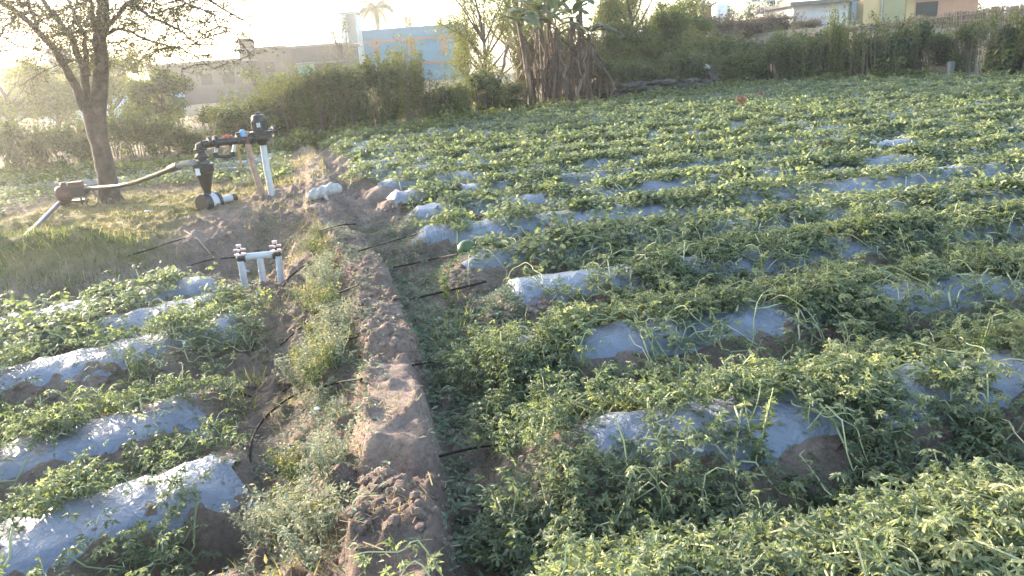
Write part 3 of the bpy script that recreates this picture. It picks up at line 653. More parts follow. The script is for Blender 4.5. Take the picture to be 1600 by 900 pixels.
# (px, base y, top y, half width px, distance behind the edge, variant, label)
hed = [(370, 235, 168, 40, .8, 0, 'hedge bush behind the black filter, hazy olive'), (425, 215, 150, 45, 1.0, 1, None), (470, 205, 135, 45, 1.2, 2, None), (515, 200, 120, 42, 1.0, 4, None), (560, 195, 118, 40, .9, 3, None), (598, 192, 112, 36, 1.0, 0, None), (640, 190, 102, 36, 1.1, 5, 'tall hedge bush with a dark upright shoot, in front of the blue house'), (682, 186, 118, 36, .9, 1, None), (716, 184, 138, 26, .8, 2, 'low hedge bush filling the dip right of the blue house'), (762, 180, 118, 42, .9, 3, 'rounded bushy hedge plant just left of the banana clump'), (800, 176, 130, 30, 1.2, 0, None),
 (945, 160, 98, 34, 1.8, 0, 'dark low bush in the shade between the bananas and the rubble wall'), (985, 152, 95, 36, 2.0, 3, 'dark low bush behind the left end of the rubble wall'), (1025, 146, 90, 38, 2.0, 1, 'dark low bush behind the middle of the rubble wall'), (1062, 140, 84, 36, 2.0, 4, 'dark low bush behind the right end of the rubble wall'), (1090, 135, 85, 40, 1.6, 1, None), (1150, 130, 78, 45, 1.4, 2, None), (1190, 126, 70, 36, 1.2, 0, None), (1228, 122, 55, 36, 1.1, 4, None), (1268, 122, 50, 36, 1.0, 3, None), (1308, 121, 24, 26, 1.2, 5, 'tallest narrow hedge bush on the right, standing above its neighbours'), (1345, 120, 55, 36, 1.0, 2, None), (1385, 119, 42, 40, 1.1, 1, None), (1425, 118, 36, 38, 1.0, 0, None), (1470, 118, 44, 40, 1.0, 3, None), (1510, 117, 42, 34, 1.2, 4, None), (1560, 116, 24, 40, 1.0, 1, None), (1600, 114, 2, 40, .9, 2, 'hedge bush cut by the right edge of the picture')]
for px, pb, pt, hw, dd, k, lb in hed:
    x_ = P(px, pb, 25)[0]; Y = float(edge_y(x_)) + dd; Y = float(edge_y(P(px, pb, Y)[0])) + dd
    place(hp, k, px, pb, pt, hw, Y, 2.0 if k < 4 else 2.4, 1.0 if k < 4 else .85, lb, hk=(1.12 if px < 900 else .98) * rng.uniform(.86, 1.14))
for i, px in enumerate(range(340, 790, 50)):
    x_ = P(px, 180, 28)[0]; o = place(hp, i % 6, px, 200 - .06 * (px - 330), [172, 158, 176, 164][i % 4] - .06 * (px - 330), 40, float(edge_y(x_)) + 4.0 + (i % 2), 2.0 if i % 6 < 4 else 2.4, 1.0 if i % 6 < 4 else .85, 'hazy scrub bush in the second line behind the field hedge'); o['group'] = 'scrub bushes in the second line'
for i, px in enumerate(range(1095, 1320, 45)):
    x_ = P(px, 120, 28)[0]; o = place(hp, (i + 2) % 6, px, 118, 62 - .05 * (px - 1100) + 6 * (i % 3), 38, float(edge_y(x_)) + 3.2 + .5 * (i % 2), 2.0 if (i + 2) % 6 < 4 else 2.4, 1.0 if (i + 2) % 6 < 4 else .85, 'green scrub bush filling in behind the right hedge'); o['group'] = 'scrub bushes behind the right hedge'
ob = [bush('olive_bush', 'big yellow green bush behind the rubble wall', 'bush', 'large olive bushes behind the field', 1.6, 3.0, 11000, M['olive'], .12, .1, 14) for _ in range(2)]
for px, pb, pt, hw, Y, k, lb in [(960, 150, 40, 62, 31.5, 0, 'big yellow green bush right beside the banana clump'), (1035, 140, 28, 58, 33, 1, 'big yellow green bush above the rubble wall, tallest of the two'), (845, 165, 62, 48, 28.5, 1, 'loose olive bush directly behind the left banana stems'), (905, 160, 55, 48, 29, 0, 'loose olive bush directly behind the right banana stems'), (1020, 150, 70, 60, 32, 0, 'spreading dark olive bush low behind the rubble wall')]:
    place(ob, k, px, pb, pt, hw, Y, 3.0, 1.6, lb)
db = [bush('dry_bush', 'brown leafless brush on the dry bank', 'bush', 'dry brush on the bank', 1.2, 1.8, 2600, M['dry'], .10, .15, 60) for _ in range(2)]
for px, pb, pt, hw, Y, k in [(1080, 110, 42, 40, 37, 1), (1115, 110, 30, 45, 38, 0), (1165, 105, 28, 45, 39, 1), (1205, 90, 26, 45, 40, 0), (1250, 85, 30, 45, 41, 1)]: place(db, k, px, pb, pt, hw, Y, 1.8, 1.2)
# hazy trees
def tree(name, label, px, pb, pt, hw, Y, m, n=4200, size=.16, leaf=LN, trunk_r=.12, grp='hazy trees beyond the fields', clear=.3, K=16, lean=0):
    b_ = P(px, pb, Y); z0 = float(zt(b_[0], Y)); h = P(px, pt, Y)[2] - z0; wd = hw * Y / F
    t = thing(name, label, 'tree', (b_[0], Y, z0), grp); tr, cr = MB(), MB()
    s_ = np.linspace(0, 1, 8); tp = np.stack([lean * s_ * h + .12 * np.sin(s_ * 5 + px), .1 * np.sin(s_ * 4), s_ * h * .8 - .1], 1)
    tr.tube(tp, np.linspace(trunk_r, trunk_r * .3, 8), 7, .5, bump=.15)
    for i in range(K):
        a = rng.uniform(0, 6.28); rr = math.sqrt(rng.random()) * .8; zz = rng.uniform(clear, .93); taper = 1 - .55 * abs(zz - .55)
        c = np.array([math.cos(a) * rr * wd * taper + lean * zz * h, math.sin(a) * rr * wd * taper, zz * h]); r2 = rng.uniform(.18, .34)
        foliage(cr, c, (wd * r2 * 1.2, wd * r2 * 1.2, h * r2 * .5), n // K, leaf, size, .5 + rng.normal(0, .14), .6)
        k = min(7, max(1, int(zz * .7 * 8))); tr.tube([tp[k], (tp[k] + c) / 2 + rng.normal(0, .1, 3), c], [trunk_r * .4, trunk_r * .25, .012], 4, .5, cap=False)
    tr.build('trunk', M['bark'], t); cr.build('crown', m, t); return t
tree('hazy_tree', 'hazy cone shaped green tree between the big tree and the filter', 262, 240, 113, 62, 24, M['hedge'], 10400, .13, clear=.08)
tree('hazy_tree', 'pale hazy tree with thin trunk just right of the big trunk', 192, 245, 65, 74, 30, M['olive'], 7200, .15, clear=.4)
tree('hazy_tree', 'hazy spreading tree at the far left edge', 30, 250, 90, 101, 27, M['olive'], 9000, .15, clear=.35)
tree('hazy_tree', 'hazy slender tree left of the big trunk', 100, 250, 105, 60, 29, M['olive'], 6000, .14, clear=.4)
tree('hazy_tree', 'broad misty tree behind the filter, below the brown houses', 415, 200, 105, 60, 36, M['hedge'], 4200, .16, clear=.15)
tree('hazy_tree', 'dark twiggy tree against the whitewashed tower', 545, 185, 20, 30, 50, M['treeleaf'], 900, .16, clear=.5, trunk_r=.1)
tree('hazy_tree', 'misty mound shaped tree rising over the brown houses', 215, 200, 62, 55, 46, M['hedge'], 4500, .2, clear=.2)
tree('feathery_tree', 'tall feathery pale green tree just left of the banana clump', 765, 175, -60, 85, 28.5, M['olive'], 11000, .10, clear=.3, trunk_r=.10, lean=-.04, K=26, grp='tall trees around the banana clump')
tree('feathery_tree', 'pale tree leaning at the right side of the blue house', 738, 175, 0, 30, 33, M['olive'], 2600, .13, clear=.3, trunk_r=.07, grp='tall trees around the banana clump')
tree('feathery_tree', 'tall thin leaved tree directly behind the banana clump', 850, 165, -90, 75, 33, M['olive'], 10000, .13, clear=.3, K=26, grp='tall trees around the banana clump')
tree('feathery_tree', 'misty tree top right of the banana clump', 960, 140, -50, 70, 42, M['olive'], 9000, .16, clear=.25, K=24, grp='tall trees around the banana clump')
tree('feathery_tree', 'misty tree behind the white water tank', 1100, 110, -45, 80, 60, M['olive'], 9000, .22, clear=.2, grp='tall trees around the banana clump')
tree('feathery_tree', 'misty tree between the tank and the white house', 1205, 100, -35, 50, 66, M['olive'], 6000, .22, clear=.3, grp='tall trees around the banana clump')
tree('feathery_tree', 'misty tree over the orange wall at top right', 1500, 80, -50, 70, 70, M['hedge'], 3600, .26, clear=.3, grp='tall trees around the banana clump')
tree('feathery_tree', 'airy green tree right of the banana clump, over the olive bushes', 985, 145, -40, 70, 32, M['olive'], 11000, .12, clear=.3, K=26, grp='tall trees around the banana clump')
tree('feathery_tree', 'airy olive tree above the rubble wall', 1055, 140, -5, 60, 34, M['olive'], 9000, .13, clear=.25, K=26, grp='tall trees around the banana clump')
tree('feathery_tree', 'airy pale tree at the back of the banana clump', 815, 165, -70, 80, 31, M['olive'], 9000, .11, clear=.3, K=26, grp='tall trees around the banana clump')
tree('hazy_tree', 'small dark tree topping the roof of the blue house', 652, 130, 14, 14, 105, M['treeleaf'], 500, .35, clear=.75, trunk_r=.12)
lb_ = [bush('hazy_shrub', 'hazy brown green shrub along the far left field edge', 'bush', 'hazy shrubs along the far left field edge', 1.2, 1.6, 2400, M['hedge'], .12, .15, 16) for _ in range(2)]
for i, (px, pb, pt, hw) in enumerate([(-20, 268, 205, 55), (45, 264, 190, 50), (105, 260, 195, 45), (165, 256, 185, 45), (215, 252, 175, 42), (270, 246, 185, 42), (310, 242, 205, 30)]):
    x_ = P(px, pb, 20)[0]; place(lb_, i % 2, px, pb, pt, hw, float(edge_y(x_)) + 1.2, 1.6, 1.2)

# main tree
t = thing('shade_tree', 'big bare forked tree with fine sparse leaves on the mound at left', 'tree', tuple(GT(172, 316)))
TY = float(t.location[1]) + .1; tr, cr = MB(), MB(); o0 = np.array(t.location)
def lp(l, dz=0, dy=None):
    return np.array([P(a, b_, TY + (0 if dy is None else dy[i])) for i, (a, b_) in enumerate(l)]) - o0
def smooth_path(p, n):
    s_ = np.concatenate([[0], np.cumsum(np.linalg.norm(np.diff(p, axis=0), axis=1))]); q = np.linspace(0, s_[-1], n)
    return np.stack([np.interp(q, s_, p[:, i]) for i in range(3)], 1)
base = np.array([.02, .1, -.15])
trunk = np.vstack([base, lp([(172, 308), (166, 270), (158, 235), (151, 205), (147, 178), (147, 158)])])
tr.tube(smooth_path(trunk, 14), np.interp(np.linspace(0, 1, 14), [0, .08, .25, .6, .8, 1], [.22, .17, .14, .132, .155, .175]), 12, .5, bump=.10)
limbs = [([(152, 178), (160, 120), (158, 70), (158, 20), (160, -40), (168, -120), (180, -190)], .17, .06, .1),
 ([(140, 180), (116, 135), (98, 98), (80, 68), (58, 46), (30, 20), (2, 2), (-40, -20)], .10, .035, -.5),
 ([(62, 48), (48, 18), (40, -10), (20, -60)], .045, .02, -.6),
 ([(136, 172), (131, 110), (122, 80), (110, 58), (96, 40), (80, 18), (64, -5), (40, -60)], .095, .04, .6),
 ([(136, 120), (133, 80), (129, 55), (120, 25), (108, 0), (96, -50)], .055, .025, .5),
 ([(155, 70), (145, 28), (143, 0), (136, -60)], .06, .03, -.4),
 ([(160, 55), (178, 30), (192, 10), (203, 2), (222, 14), (240, 26), (275, 44), (310, 70)], .05, .014, -.6),
 ([(160, 60), (184, 43), (208, 52), (240, 66), (280, 74), (312, 92), (335, 108)], .036, .010, .5),
 ([(160, -10), (200, -40), (250, -40), (310, -10), (360, 20), (392, 40)], .06, .012, .3),
 ([(190, 12), (230, -10), (280, 0), (330, 22), (352, 50)], .035, .01, -1.2),
 ([(162, -60), (130, -120), (80, -150), (20, -130)], .06, .02, .8),
 ([(30, 20), (10, 40), (-10, 70), (-25, 95)], .03, .01, -.4),
 ([(165, -100), (230, -140), (300, -130), (370, -70)], .06, .02, -.6),
 ([(110, 58), (112, 40), (118, 10), (125, -20)], .03, .015, 1.2)]
for l, r0, r1, dy in limbs:
    pth = lp(l, dy=np.linspace(0, dy * 2.2, len(l))); pth = smooth_path(pth, 16)
    tr.tube(pth + rng.normal(0, .012, pth.shape), np.linspace(r0, r1, 16) * .72, 7, .5, bump=.12)
    start = 4 if r0 > .08 else 2
    for q in range(start, 16):
        for _ in range(2):
            if rng.random() > .85: continue
            d = rng.normal(0, 1, 3); d[2] = abs(d[2]) * .5 - .15; d /= np.linalg.norm(d); ln = rng.uniform(.4, 1.15)
            s_ = np.linspace(0, 1, 6); bp_ = pth[q] + d * ln * s_[:, None] + np.array([0, 0, -.35 * ln]) * (s_ ** 2)[:, None]
            if (bp_[-1] + o0)[2] < 1.75: continue
            tr.tube(bp_, np.linspace(.011, .003, 6), 3, .5, cap=False)
            for _ in range(6):
                a0 = bp_[rng.integers(1, 6)]; dd = rng.normal(0, 1, 3) * [1, 1, .5]; dd /= np.linalg.norm(dd); tl = rng.uniform(.15, .42)
                a1 = a0 + dd * tl + [0, 0, -.25 * tl]; tr.tube([a0, a1], [.005, .002], 3, .5, cap=False)
                nL = 13; qq = rng.random((nL, 1)); cr.scatter(*LN, a0 + (a1 - a0) * qq + rng.normal(0, .05, (nL, 3)), rng.uniform(0, 6.28, nL), rng.uniform(.2, 2.2, nL), rng.uniform(0, 6.28, nL), rng.uniform(.03, .058, nL), np.clip(rng.normal(.45, .22, nL), 0, 1))
tr.build('trunk', M['bark'], t, smooth=True); cr.build('crown', M['treeleaf'], t)

# banana clump
def banana(px, pb, Y, h, nleaf, ndead, label, lean=0):
    b_ = P(px, pb, Y); z0 = float(zt(b_[0], Y))
    t = thing('banana_plant', label, 'banana plant', (b_[0], Y, z0), 'banana plants in the clump')
    s_ = np.linspace(0, 1, 9); tp = np.stack([lean * h * s_ ** 1.5, .05 * np.sin(s_ * 4 + px), h * s_ - .1], 1)
    MB().tube(tp, np.linspace(.115, .06, 9), 9, .5, bump=.12).build('trunk', M['bananatrunk'], t, smooth=True)
    top = tp[-1]
    def blade(a, L_, up, wid, droop, n=12, tear=.6):
        q = np.linspace(0, 1, n); r_ = L_ * q * np.cos(up * (1 - q * .6)); z = L_ * (np.sin(up) * q - droop * q ** 2.2)
        c = np.stack([np.cos(a) * r_, np.sin(a) * r_, z], 1); wv = wid * np.sin(np.clip((q - .12) / .88, 0, 1) * math.pi) ** .55
        side = np.array([-math.sin(a), math.cos(a), 0])
        v, f = [], []
        for i in range(n):
            ww = wv[i] * (1 - tear * rng.random() * .5)
            v += [c[i] + side * ww + [0, 0, -.28 * ww], c[i], c[i] - side * ww + [0, 0, -.28 * ww]]
        for i in range(n - 1):
            k = 3 * i
            if rng.random() > .08: f.append((k, k + 1, k + 4, k + 3))
            if rng.random() > .08: f.append((k + 1, k + 2, k + 5, k + 4))
        return np.array(v), f
    for i in range(nleaf + 3):
        a = rng.uniform(0, 6.28); v, f = blade(a, rng.uniform(.8, 1.7), rng.uniform(.3, 1.25), rng.uniform(.13, .24), rng.uniform(.4, 1.0))
        MB().add(v + top, f, np.clip(rng.normal(.55, .2), 0, 1)).build('leaf', M['banana'], t)
    dm = MB()
    for i in range(int(ndead * 1.6)):
        a = rng.uniform(0, 6.28); zt0 = h * rng.uniform(.35, 1.0); k = int(zt0 / h * 8); L_ = min(zt0, rng.uniform(.5, 1.9)); r0 = .10; sp_ = rng.uniform(.08, .75)
        q = np.linspace(0, 1, 8); p = tp[k] + np.stack([np.cos(a) * (r0 + sp_ * np.sin(q * 2.6) + .06 * q), np.sin(a) * (r0 + sp_ * np.sin(q * 2.6) + .06 * q), .12 * np.sin(q * 3) - L_ * q], 1) + rng.normal(0, .04, (8, 3))
        wd = rng.uniform(.010, .06) * np.sin(np.clip(q * .9 + .1, 0, 1) * math.pi) ** .5; sd_ = np.array([-math.sin(a + .5), math.cos(a + .5), 0])
        v = np.stack([p + sd_ * wd[:, None], p - sd_ * wd[:, None]], 1).reshape(-1, 3); i2 = np.arange(7) * 2
        dm.add(v, np.stack([i2, i2 + 1, i2 + 3, i2 + 2], 1), np.clip(rng.normal(.5, .28), 0, 1))
    dm.build('dead_leaves', M['deadbanana'], t)
M['deadbanana'] = mat('dead_banana_leaf', [(.045, .03, .022), (.10, .068, .05), (.19, .135, .10)], .85, True, trans=.15)
M['banana'] = mat('banana_leaf', [(.035, .055, .025), (.06, .085, .04), (.12, .13, .06)], .5, True, trans=.3, tcol=(1.2, 1.2, .6))
M['bananatrunk'] = mat('banana_trunk', [(.06, .042, .03), (.12, .088, .06)], .8, scale=5)
for a in [(832, 174, 27.0, 3.0, 4, 26, 'leftmost banana plant of the clump, leaning left, hung with rust brown dead leaves', -.10), (852, 172, 27.3, 3.3, 5, 28, 'banana plant of the clump with bright green upright young leaf', .0), (872, 171, 27.2, 2.8, 4, 26, 'middle banana plant of the clump with pinkish brown hanging leaves', .03),
          (893, 169, 27.6, 3.1, 5, 26, 'banana plant of the clump with a broad arching leaf to the right', .05), (915, 167, 27.8, 2.5, 5, 22, 'rightmost banana plant, short with a drooping leaf', .1), (862, 165, 28.6, 3.9, 6, 18, 'tallest banana plant, at the back of the clump', .02), (905, 160, 28.8, 3.7, 5, 20, 'back banana plant on the right side of the clump', .06)]: banana(a[0], a[1], a[2] - 3.2, a[3] * .88, *a[4:])
# coconut palm
b_ = P(600, 130, 98); pm = thing('coconut_palm', 'coconut palm rising behind the blue house', 'palm', (b_[0], 98, float(zt(b_[0], 98))))
ht = P(597, 10, 98)[2] - b_[2] + 2; ht = P(597, 12, 98)[2] - pm.location[2]
MB().tube([(0, 0, 0), (.3, 0, ht * .4), (.1, 0, ht * .8), (0, 0, ht)], [.28, .2, .17, .16], 8).build('trunk', M['bark'], pm, smooth=True)
for i in range(19):
    fm_ = MB(); a = i / 19 * 6.28 + rng.uniform(-.15, .15); up = rng.uniform(-.1, 1.1); q = np.linspace(0, 1, 14); L_ = rng.uniform(2.8, 3.6)
    c = np.stack([np.cos(a) * L_ * q * np.cos(up * (1 - .5 * q)), np.sin(a) * L_ * q * np.cos(up * (1 - .5 * q)), ht + L_ * (math.sin(up) * q - .75 * q ** 2.2)], 1)
    fm_.tube(c, np.linspace(.05, .015, 14), 3, .4, cap=False); sd_ = np.array([-math.sin(a), math.cos(a), 0])
    for k in range(1, 14):
        for s_ in (-1, 1):
            for o_ in (0, .5):
                c0 = c[k] * (1 - o_) + c[k - 1] * o_; ll = .95 * math.sin(.25 + k / 14 * 2.6)
                e = c0 + sd_ * s_ * ll * .8 + np.array([0, 0, -.5 * ll]); dv = (c[k] - c[k - 1]) * .3
                fm_.add([c0 - dv, c0 + dv, e], [(0, 1, 2)], rng.random())
    fm_.build('frond', M['treeleaf'], pm)

# ------------------------------------------------------------------ houses and walls
def wm(name, a, b_, sc=.8, rough=.9): return mat(name, [a, b_], rough, scale=sc, bump=.2, bscale=8, detail=9)
M['bluewall'] = wm('blue_wall', (.008, .14, .24), (.02, .19, .30)); M['orangetrim'] = wm('orange_trim', (.17, .10, .085), (.22, .14, .115))
M['whitewash'] = wm('whitewash', (.28, .30, .29), (.52, .52, .49), 1.6); M['brick'] = wm('bare_brick', (.07, .048, .042), (.12, .085, .072), 1.1)
M['greyplaster'] = wm('grey_plaster', (.055, .05, .052), (.095, .088, .088)); M['teal'] = wm('teal_paint', (.10, .34, .38), (.16, .42, .45)); M['darkopen'] = wm('dark_opening', (.03, .03, .03), (.05, .045, .04))
M['palewall'] = wm('pale_wall', (.42, .43, .46), (.58, .58, .60)); M['yellow'] = wm('yellow_wall', (.48, .34, .16), (.58, .43, .22)); M['olivewall'] = wm('olive_wall', (.26, .24, .12), (.34, .31, .17)); M['orangewall'] = wm('orange_wall', (.44, .22, .13), (.55, .31, .2)); M['roofdark'] = wm('roof_slab', (.11, .10, .095), (.18, .165, .155)); M['palebluewall'] = wm('pale_blue_wall', (.33, .45, .52), (.43, .54, .6)); M['stalk'] = mat('dry_stalks', [(.20, .12, .075), (.34, .23, .16), (.44, .32, .24)], .9, True); M['concrete'] = wm('old_concrete', (.14, .15, .15), (.22, .22, .215))
def house_box(t, x0, x1, z1, dep, m, name='wall'):
    return MB().box(((x0 + x1) / 2, dep / 2, z1 / 2 - .5), (x1 - x0, dep, z1 + 1)).build(name, M[m], t)
def house(px0, px1, pt, Y, dep, m, name, label, cat='house', grp='houses beyond the fields'):
    pm_ = (px0 + px1) / 2; c = P(pm_, 120, Y); z0 = float(zt(c[0], Y)); t = thing(name, label, cat, (c[0], Y, z0), grp)
    x0 = P(px0, pt, Y)[0] - c[0]; x1 = P(px1, pt, Y)[0] - c[0]; h = P(pm_, pt, Y)[2] - z0
    house_box(t, x0, x1, h, dep, m); t['w0'] = 0; del t['w0']
    return t, x0, x1, h, z0
# blue house
t, x0, x1, h, z0 = house(556, 722, 44, 80, 9, 'bluewall', 'blue_house', 'two storey bright blue house with orange bands and three arched windows')
for pz, nm in ((60, 'slab_band'), (99, 'slab_band')):
    z = P(650, pz, 80)[2] - z0; MB().box(((x0 + x1) / 2, -.06, z), (x1 - x0 + .3, .36, .22)).build(nm, M['orangetrim'], t)
MB().box(((x0 + x1) / 2, 4.5, h + .04), (x1 - x0 + .2, 9.2, .16)).build('coping', M['bluewall'], t)
for px in (588, 643, 694):
    q = P(px, 76 + (643 - px) * .06, 80) - np.array(t.location); xx, zz = q[0], q[2]
    f = MB().box((xx, -.05, zz - .1), (.72, .14, 1.25)).build('window', M['orangetrim'], t)
    MB().box((xx, -.14, zz - .25), (.5, .06, .85)).build('pane', M['roofdark'], f)
    hd = MB(); arch = [(xx + .62 * math.cos(u), -.16, zz + .5 + .62 * math.sin(u)) for u in np.linspace(0, math.pi, 9)]; hd.tube(arch, .08, 5); hd.add([(xx - .45, -.13, zz + .5), (xx + .45, -.13, zz + .5), (xx, -.13, zz + 1.25)], [(0, 1, 2)]); hd.build('hood', M['orangetrim'], f)
for px in (680, 704):
    q = P(px, 41, 80) - np.array(t.location); MB().box((q[0], -.03, h - .45), (.22, .1, .22)).build('parapet_opening', M['whitewash'], t)
MB().tube([(x1 - .12, -.2, h - 1.6), (x1 - .12, -.2, 0)], .08, 6).build('drainpipe', M['whitewash'], t)
# whitewashed stair tower
t, x0, x1, h, z0 = house(530, 554, 21, 77, 3, 'whitewash', 'stair_tower', 'narrow peeling whitewashed tower beside the blue house', 'tower')
MB().box((x1 - .45, -.05, h - 1.4), (.82, .14, 2.7)).build('stair_opening', M['concrete'], t); MB().box(((x0 + x1) / 2, 1.5, h + .06), (x1 - x0 + .25, 3.2, .16)).build('roof', M['concrete'], t)
t, x0, x1, h, z0 = house(438, 533, 73, 66, 8, 'greyplaster', 'plastered_house', 'low hazy grey brown house left of the whitewashed tower')
MB().box(((x0 + x1) / 2, 3.8, h + .07), (x1 - x0 + .4, 8.4, .18)).build('roof', M['roofdark'], t); MB().box((x0 + 1.5, -.05, h * .52), (2.2, .14, 1.1)).build('wall_panel', M['teal'], t); MB().box(((x0 + x1) / 2 + .6, -.3, h * .64), (x1 - x0 - 1.5, .7, .12)).build('ledge', M['roofdark'], t)
MB().box((x0 + 4.0, -.04, h * .38), (.9, .12, 1.9)).build('door', M['darkopen'], t)
t, x0, x1, h, z0 = house(372, 440, 77, 62, 8, 'brick', 'brick_house', 'hazy bare brick house with a small roof block, behind the misty tree')
MB().box(((x0 + x1) / 2, 3.8, h + .07), (x1 - x0 + .3, 8.4, .16)).build('roof', M['roofdark'], t); MB().box((x0 + .45, 1, h + .5), (.8, 1.4, .8)).build('roof_block', M['brick'], t)
for k in range(6): MB().tube([(x0 + 1.3 + k * .45, .4, h), (x0 + 1.3 + k * .45, .4, h + .5 + .2 * (k % 2))], .015, 4).build('rebar', M['roofdark'], t)
MB().box((x0 + 2.3, -.04, h * .62), (.8, .12, .8)).build('window', M['darkopen'], t)
t, x0, x1, h, z0 = house(228, 374, 100, 58, 8, 'greyplaster', 'long_house', 'long low hazy house seen between the big tree and the brick house')
MB().box(((x0 + x1) / 2, 3.8, h + .07), (x1 - x0 + .5, 8.6, .18)).build('roof', M['roofdark'], t)
for q in (.3, .62, .86): MB().box((x0 + (x1 - x0) * q, -.04, h * .6), (.8, .12, .8)).build('window', M['darkopen'], t)
t, x0, x1, h, z0 = house(62, 216, 138, 42, 6, 'palebluewall', 'pale_blue_house', 'low pale blue house glimpsed behind the trunk of the big tree')
MB().box(((x0 + x1) / 2, 2.8, h + .06), (x1 - x0 + .5, 6.6, .14)).build('roof', M['roofdark'], t); MB().box((x0 + 1.2, -.04, 1.0), (.85, .12, 1.9)).build('door', M['darkopen'], t)
t, x0, x1, h, z0 = house(-60, 120, 108, 62, 8, 'greyplaster', 'hazy_house', 'faint hazy house at the far left with a small roof cabin')
MB().box(((x0 + x1) / 2, 3.8, h + .07), (x1 - x0 + .5, 8.6, .18)).build('roof', M['roofdark'], t); MB().box((x1 - 1.9, 1.5, h + .75), (1.1, 1.6, 1.3)).build('roof_cabin', M['greyplaster'], t)
# right hand houses on the rise
t, x0, x1, h, z0 = house(1240, 1326, 6, 54, 7, 'palewall', 'white_house', 'long white walled house under a dark slab roof at top right')
MB().box(((x0 + x1) / 2 - .1, 3.2, h + .1), (x1 - x0 + .9, 8.2, .24)).build('roof', M['roofdark'], t)
t, x0, x1, h, z0 = house(1327, 1350, -2, 55, 6, 'palebluewall', 'corner_house', 'narrow bluish house front beside the yellow wall', 'house')
MB().tube([(x0 + .1, -.12, 0), (x0 + .1, -.12, h)], .06, 6).build('drainpipe', M['roofdark'], t)
t, x0, x1, h, z0 = house(1351, 1414, -10, 54, 7, 'yellow', 'yellow_house', 'peeling yellow and olive house at top right')
xm = x0 + (x1 - x0) * .46; MB().box(((xm + x1) / 2, -.08, h / 2), (x1 - xm, .2, h)).build('front_bay', M['olivewall'], t); MB().tube([(xm - .08, -.12, 0), (xm - .08, -.12, h)], .05, 6).build('drainpipe', M['whitewash'], t)
t, x0, x1, h, z0 = house(1415, 1530, -8, 56, 7, 'orangewall', 'orange_house', 'faded orange house with a dark doorway at top right')
MB().box((x0 + 1.6, -.05, h / 2 - .2), (1.5, .14, h - .4)).build('doorway', M['darkopen'], t); MB().box(((x0 + x1) / 2, 3.2, h + .1), (x1 - x0 + .6, 8, .2)).build('roof', M['roofdark'], t); MB().box((x0 + .35, -.06, h / 2), (.6, .15, h)).build('pillar', M['yellow'], t)
# tank and railed wall
c = P(1124, 30, 57); z0 = float(zt(c[0], 57)); t = thing('water_tank', 'small white rooftop water tank at top centre right', 'tank', (c[0], 57, z0)); zt_ = P(1124, 18, 57)[2] - z0
MB().box((0, 0, zt_ / 2 - .4), (1.1, 1.1, zt_ - .8)).build('stand', M['concrete'], t); MB().lathe([(0, -.5), (.52, -.5), (.56, -.3), (.56, .3), (.5, .45), (.2, .52), (0, .53)], (0, 0, zt_), n=18).build('tank_body', M['pvc'], t, smooth=True)
c = P(1165, 30, 57); t = thing('railed_wall', 'pale parapet wall with thin railing right of the water tank', 'wall', (c[0], 57, float(zt(c[0], 57)))); zz = P(1165, 20, 57)[2] - t.location[2]
MB().box((.3, 0, zz / 2 - .5), (3.4, .3, zz)).build('wall', M['greyplaster'], t); rl = MB(); rl.tube([(-1.4, 0, zz + .7), (2, 0, zz + .7)], .04, 5)
for k in range(12): rl.tube([(-1.4 + k * .31, 0, zz - .05), (-1.4 + k * .31, 0, zz + .7)], .02, 4)
rl.build('railing', M['palewall'], t)
# dry stalk fence on the right
fa, fb = P(1300, 80, 33.5), P(1680, 60, 31.5); t = thing('stalk_fence', 'tan fence of upright dry stalks running behind the right hedge', 'fence', (fa[0], fa[1], float(zt(fa[0], fa[1])))); st = MB(); o0 = np.array(t.location)
N = 900; q = np.sort(rng.random(N)); pa = fa + (fb - fa) * q[:, None]
za = np.array([P(1310, 44, 33.4)[2], P(1590, 8, 32)[2]])
for i in range(N):
    g0 = np.array([pa[i, 0], pa[i, 1] + rng.normal(0, .05), float(zt(pa[i, 0], pa[i, 1])) - .05]); tp_ = np.interp(q[i], [0.03, .75], za) + rng.normal(0, .035) + .05 * math.sin(q[i] * 40)
    st.tube([g0 - o0, np.array([g0[0] + rng.normal(0, .05), g0[1], tp_]) - o0], [.028, .018], 4, rng.random(), cap=False)
st.build('stalks', M['stalk'], t)
rr = MB()
for f_ in (.35, .8): rr.tube(np.array([[pa[i, 0], pa[i, 1] - .1, o0[2] * 0 + float(zt(pa[i, 0], pa[i, 1])) * (1 - f_) + f_ * np.interp(q[i], [.03, .75], za)] for i in range(0, N, 60)]) - o0, .025, 5)
rr.build('rail', M['wood'], t)
# rubble wall and dark heap with bag
c = G(1010, 150, .1); Yr = float(edge_y(c[0])) + .7
t = thing('rubble_wall', 'low dry stone rubble wall at the field edge right of the bananas', 'stone wall', (P(1010, 150, Yr)[0], Yr, float(zt(P(1010, 150, Yr)[0], Yr)))); xr0 = P(950, 155, Yr)[0] - t.location[0]; xr1 = P(1095, 140, Yr)[0] - t.location[0]
def stone_part(par, p, s_, k=(1.5, 1, .55)):
    MB().scatter(ico * np.array(k) * (1 + .2 * rng.normal(0, 1, (11, 1))), icf, np.array([p]), rng.normal(0, .3, 1), rng.uniform(0, .4, 1), rng.uniform(0, 6, 1), s_, .5).build('stone', M['stone'], par)
for i in range(90):
    lvl = int(rng.integers(0, 3)); stone_part(t, [rng.uniform(xr0, xr1), rng.normal(0, .12) + .05 * lvl, .06 + lvl * .17], rng.uniform(.09, .19))
p_ = GT(1106, 140); PY = float(p_[1]) + .1; z0 = float(zt(p_[0], PY)); t = thing('rubble_heap', 'dark conical heap of stones at the field edge', 'stone heap', (p_[0], PY, z0))
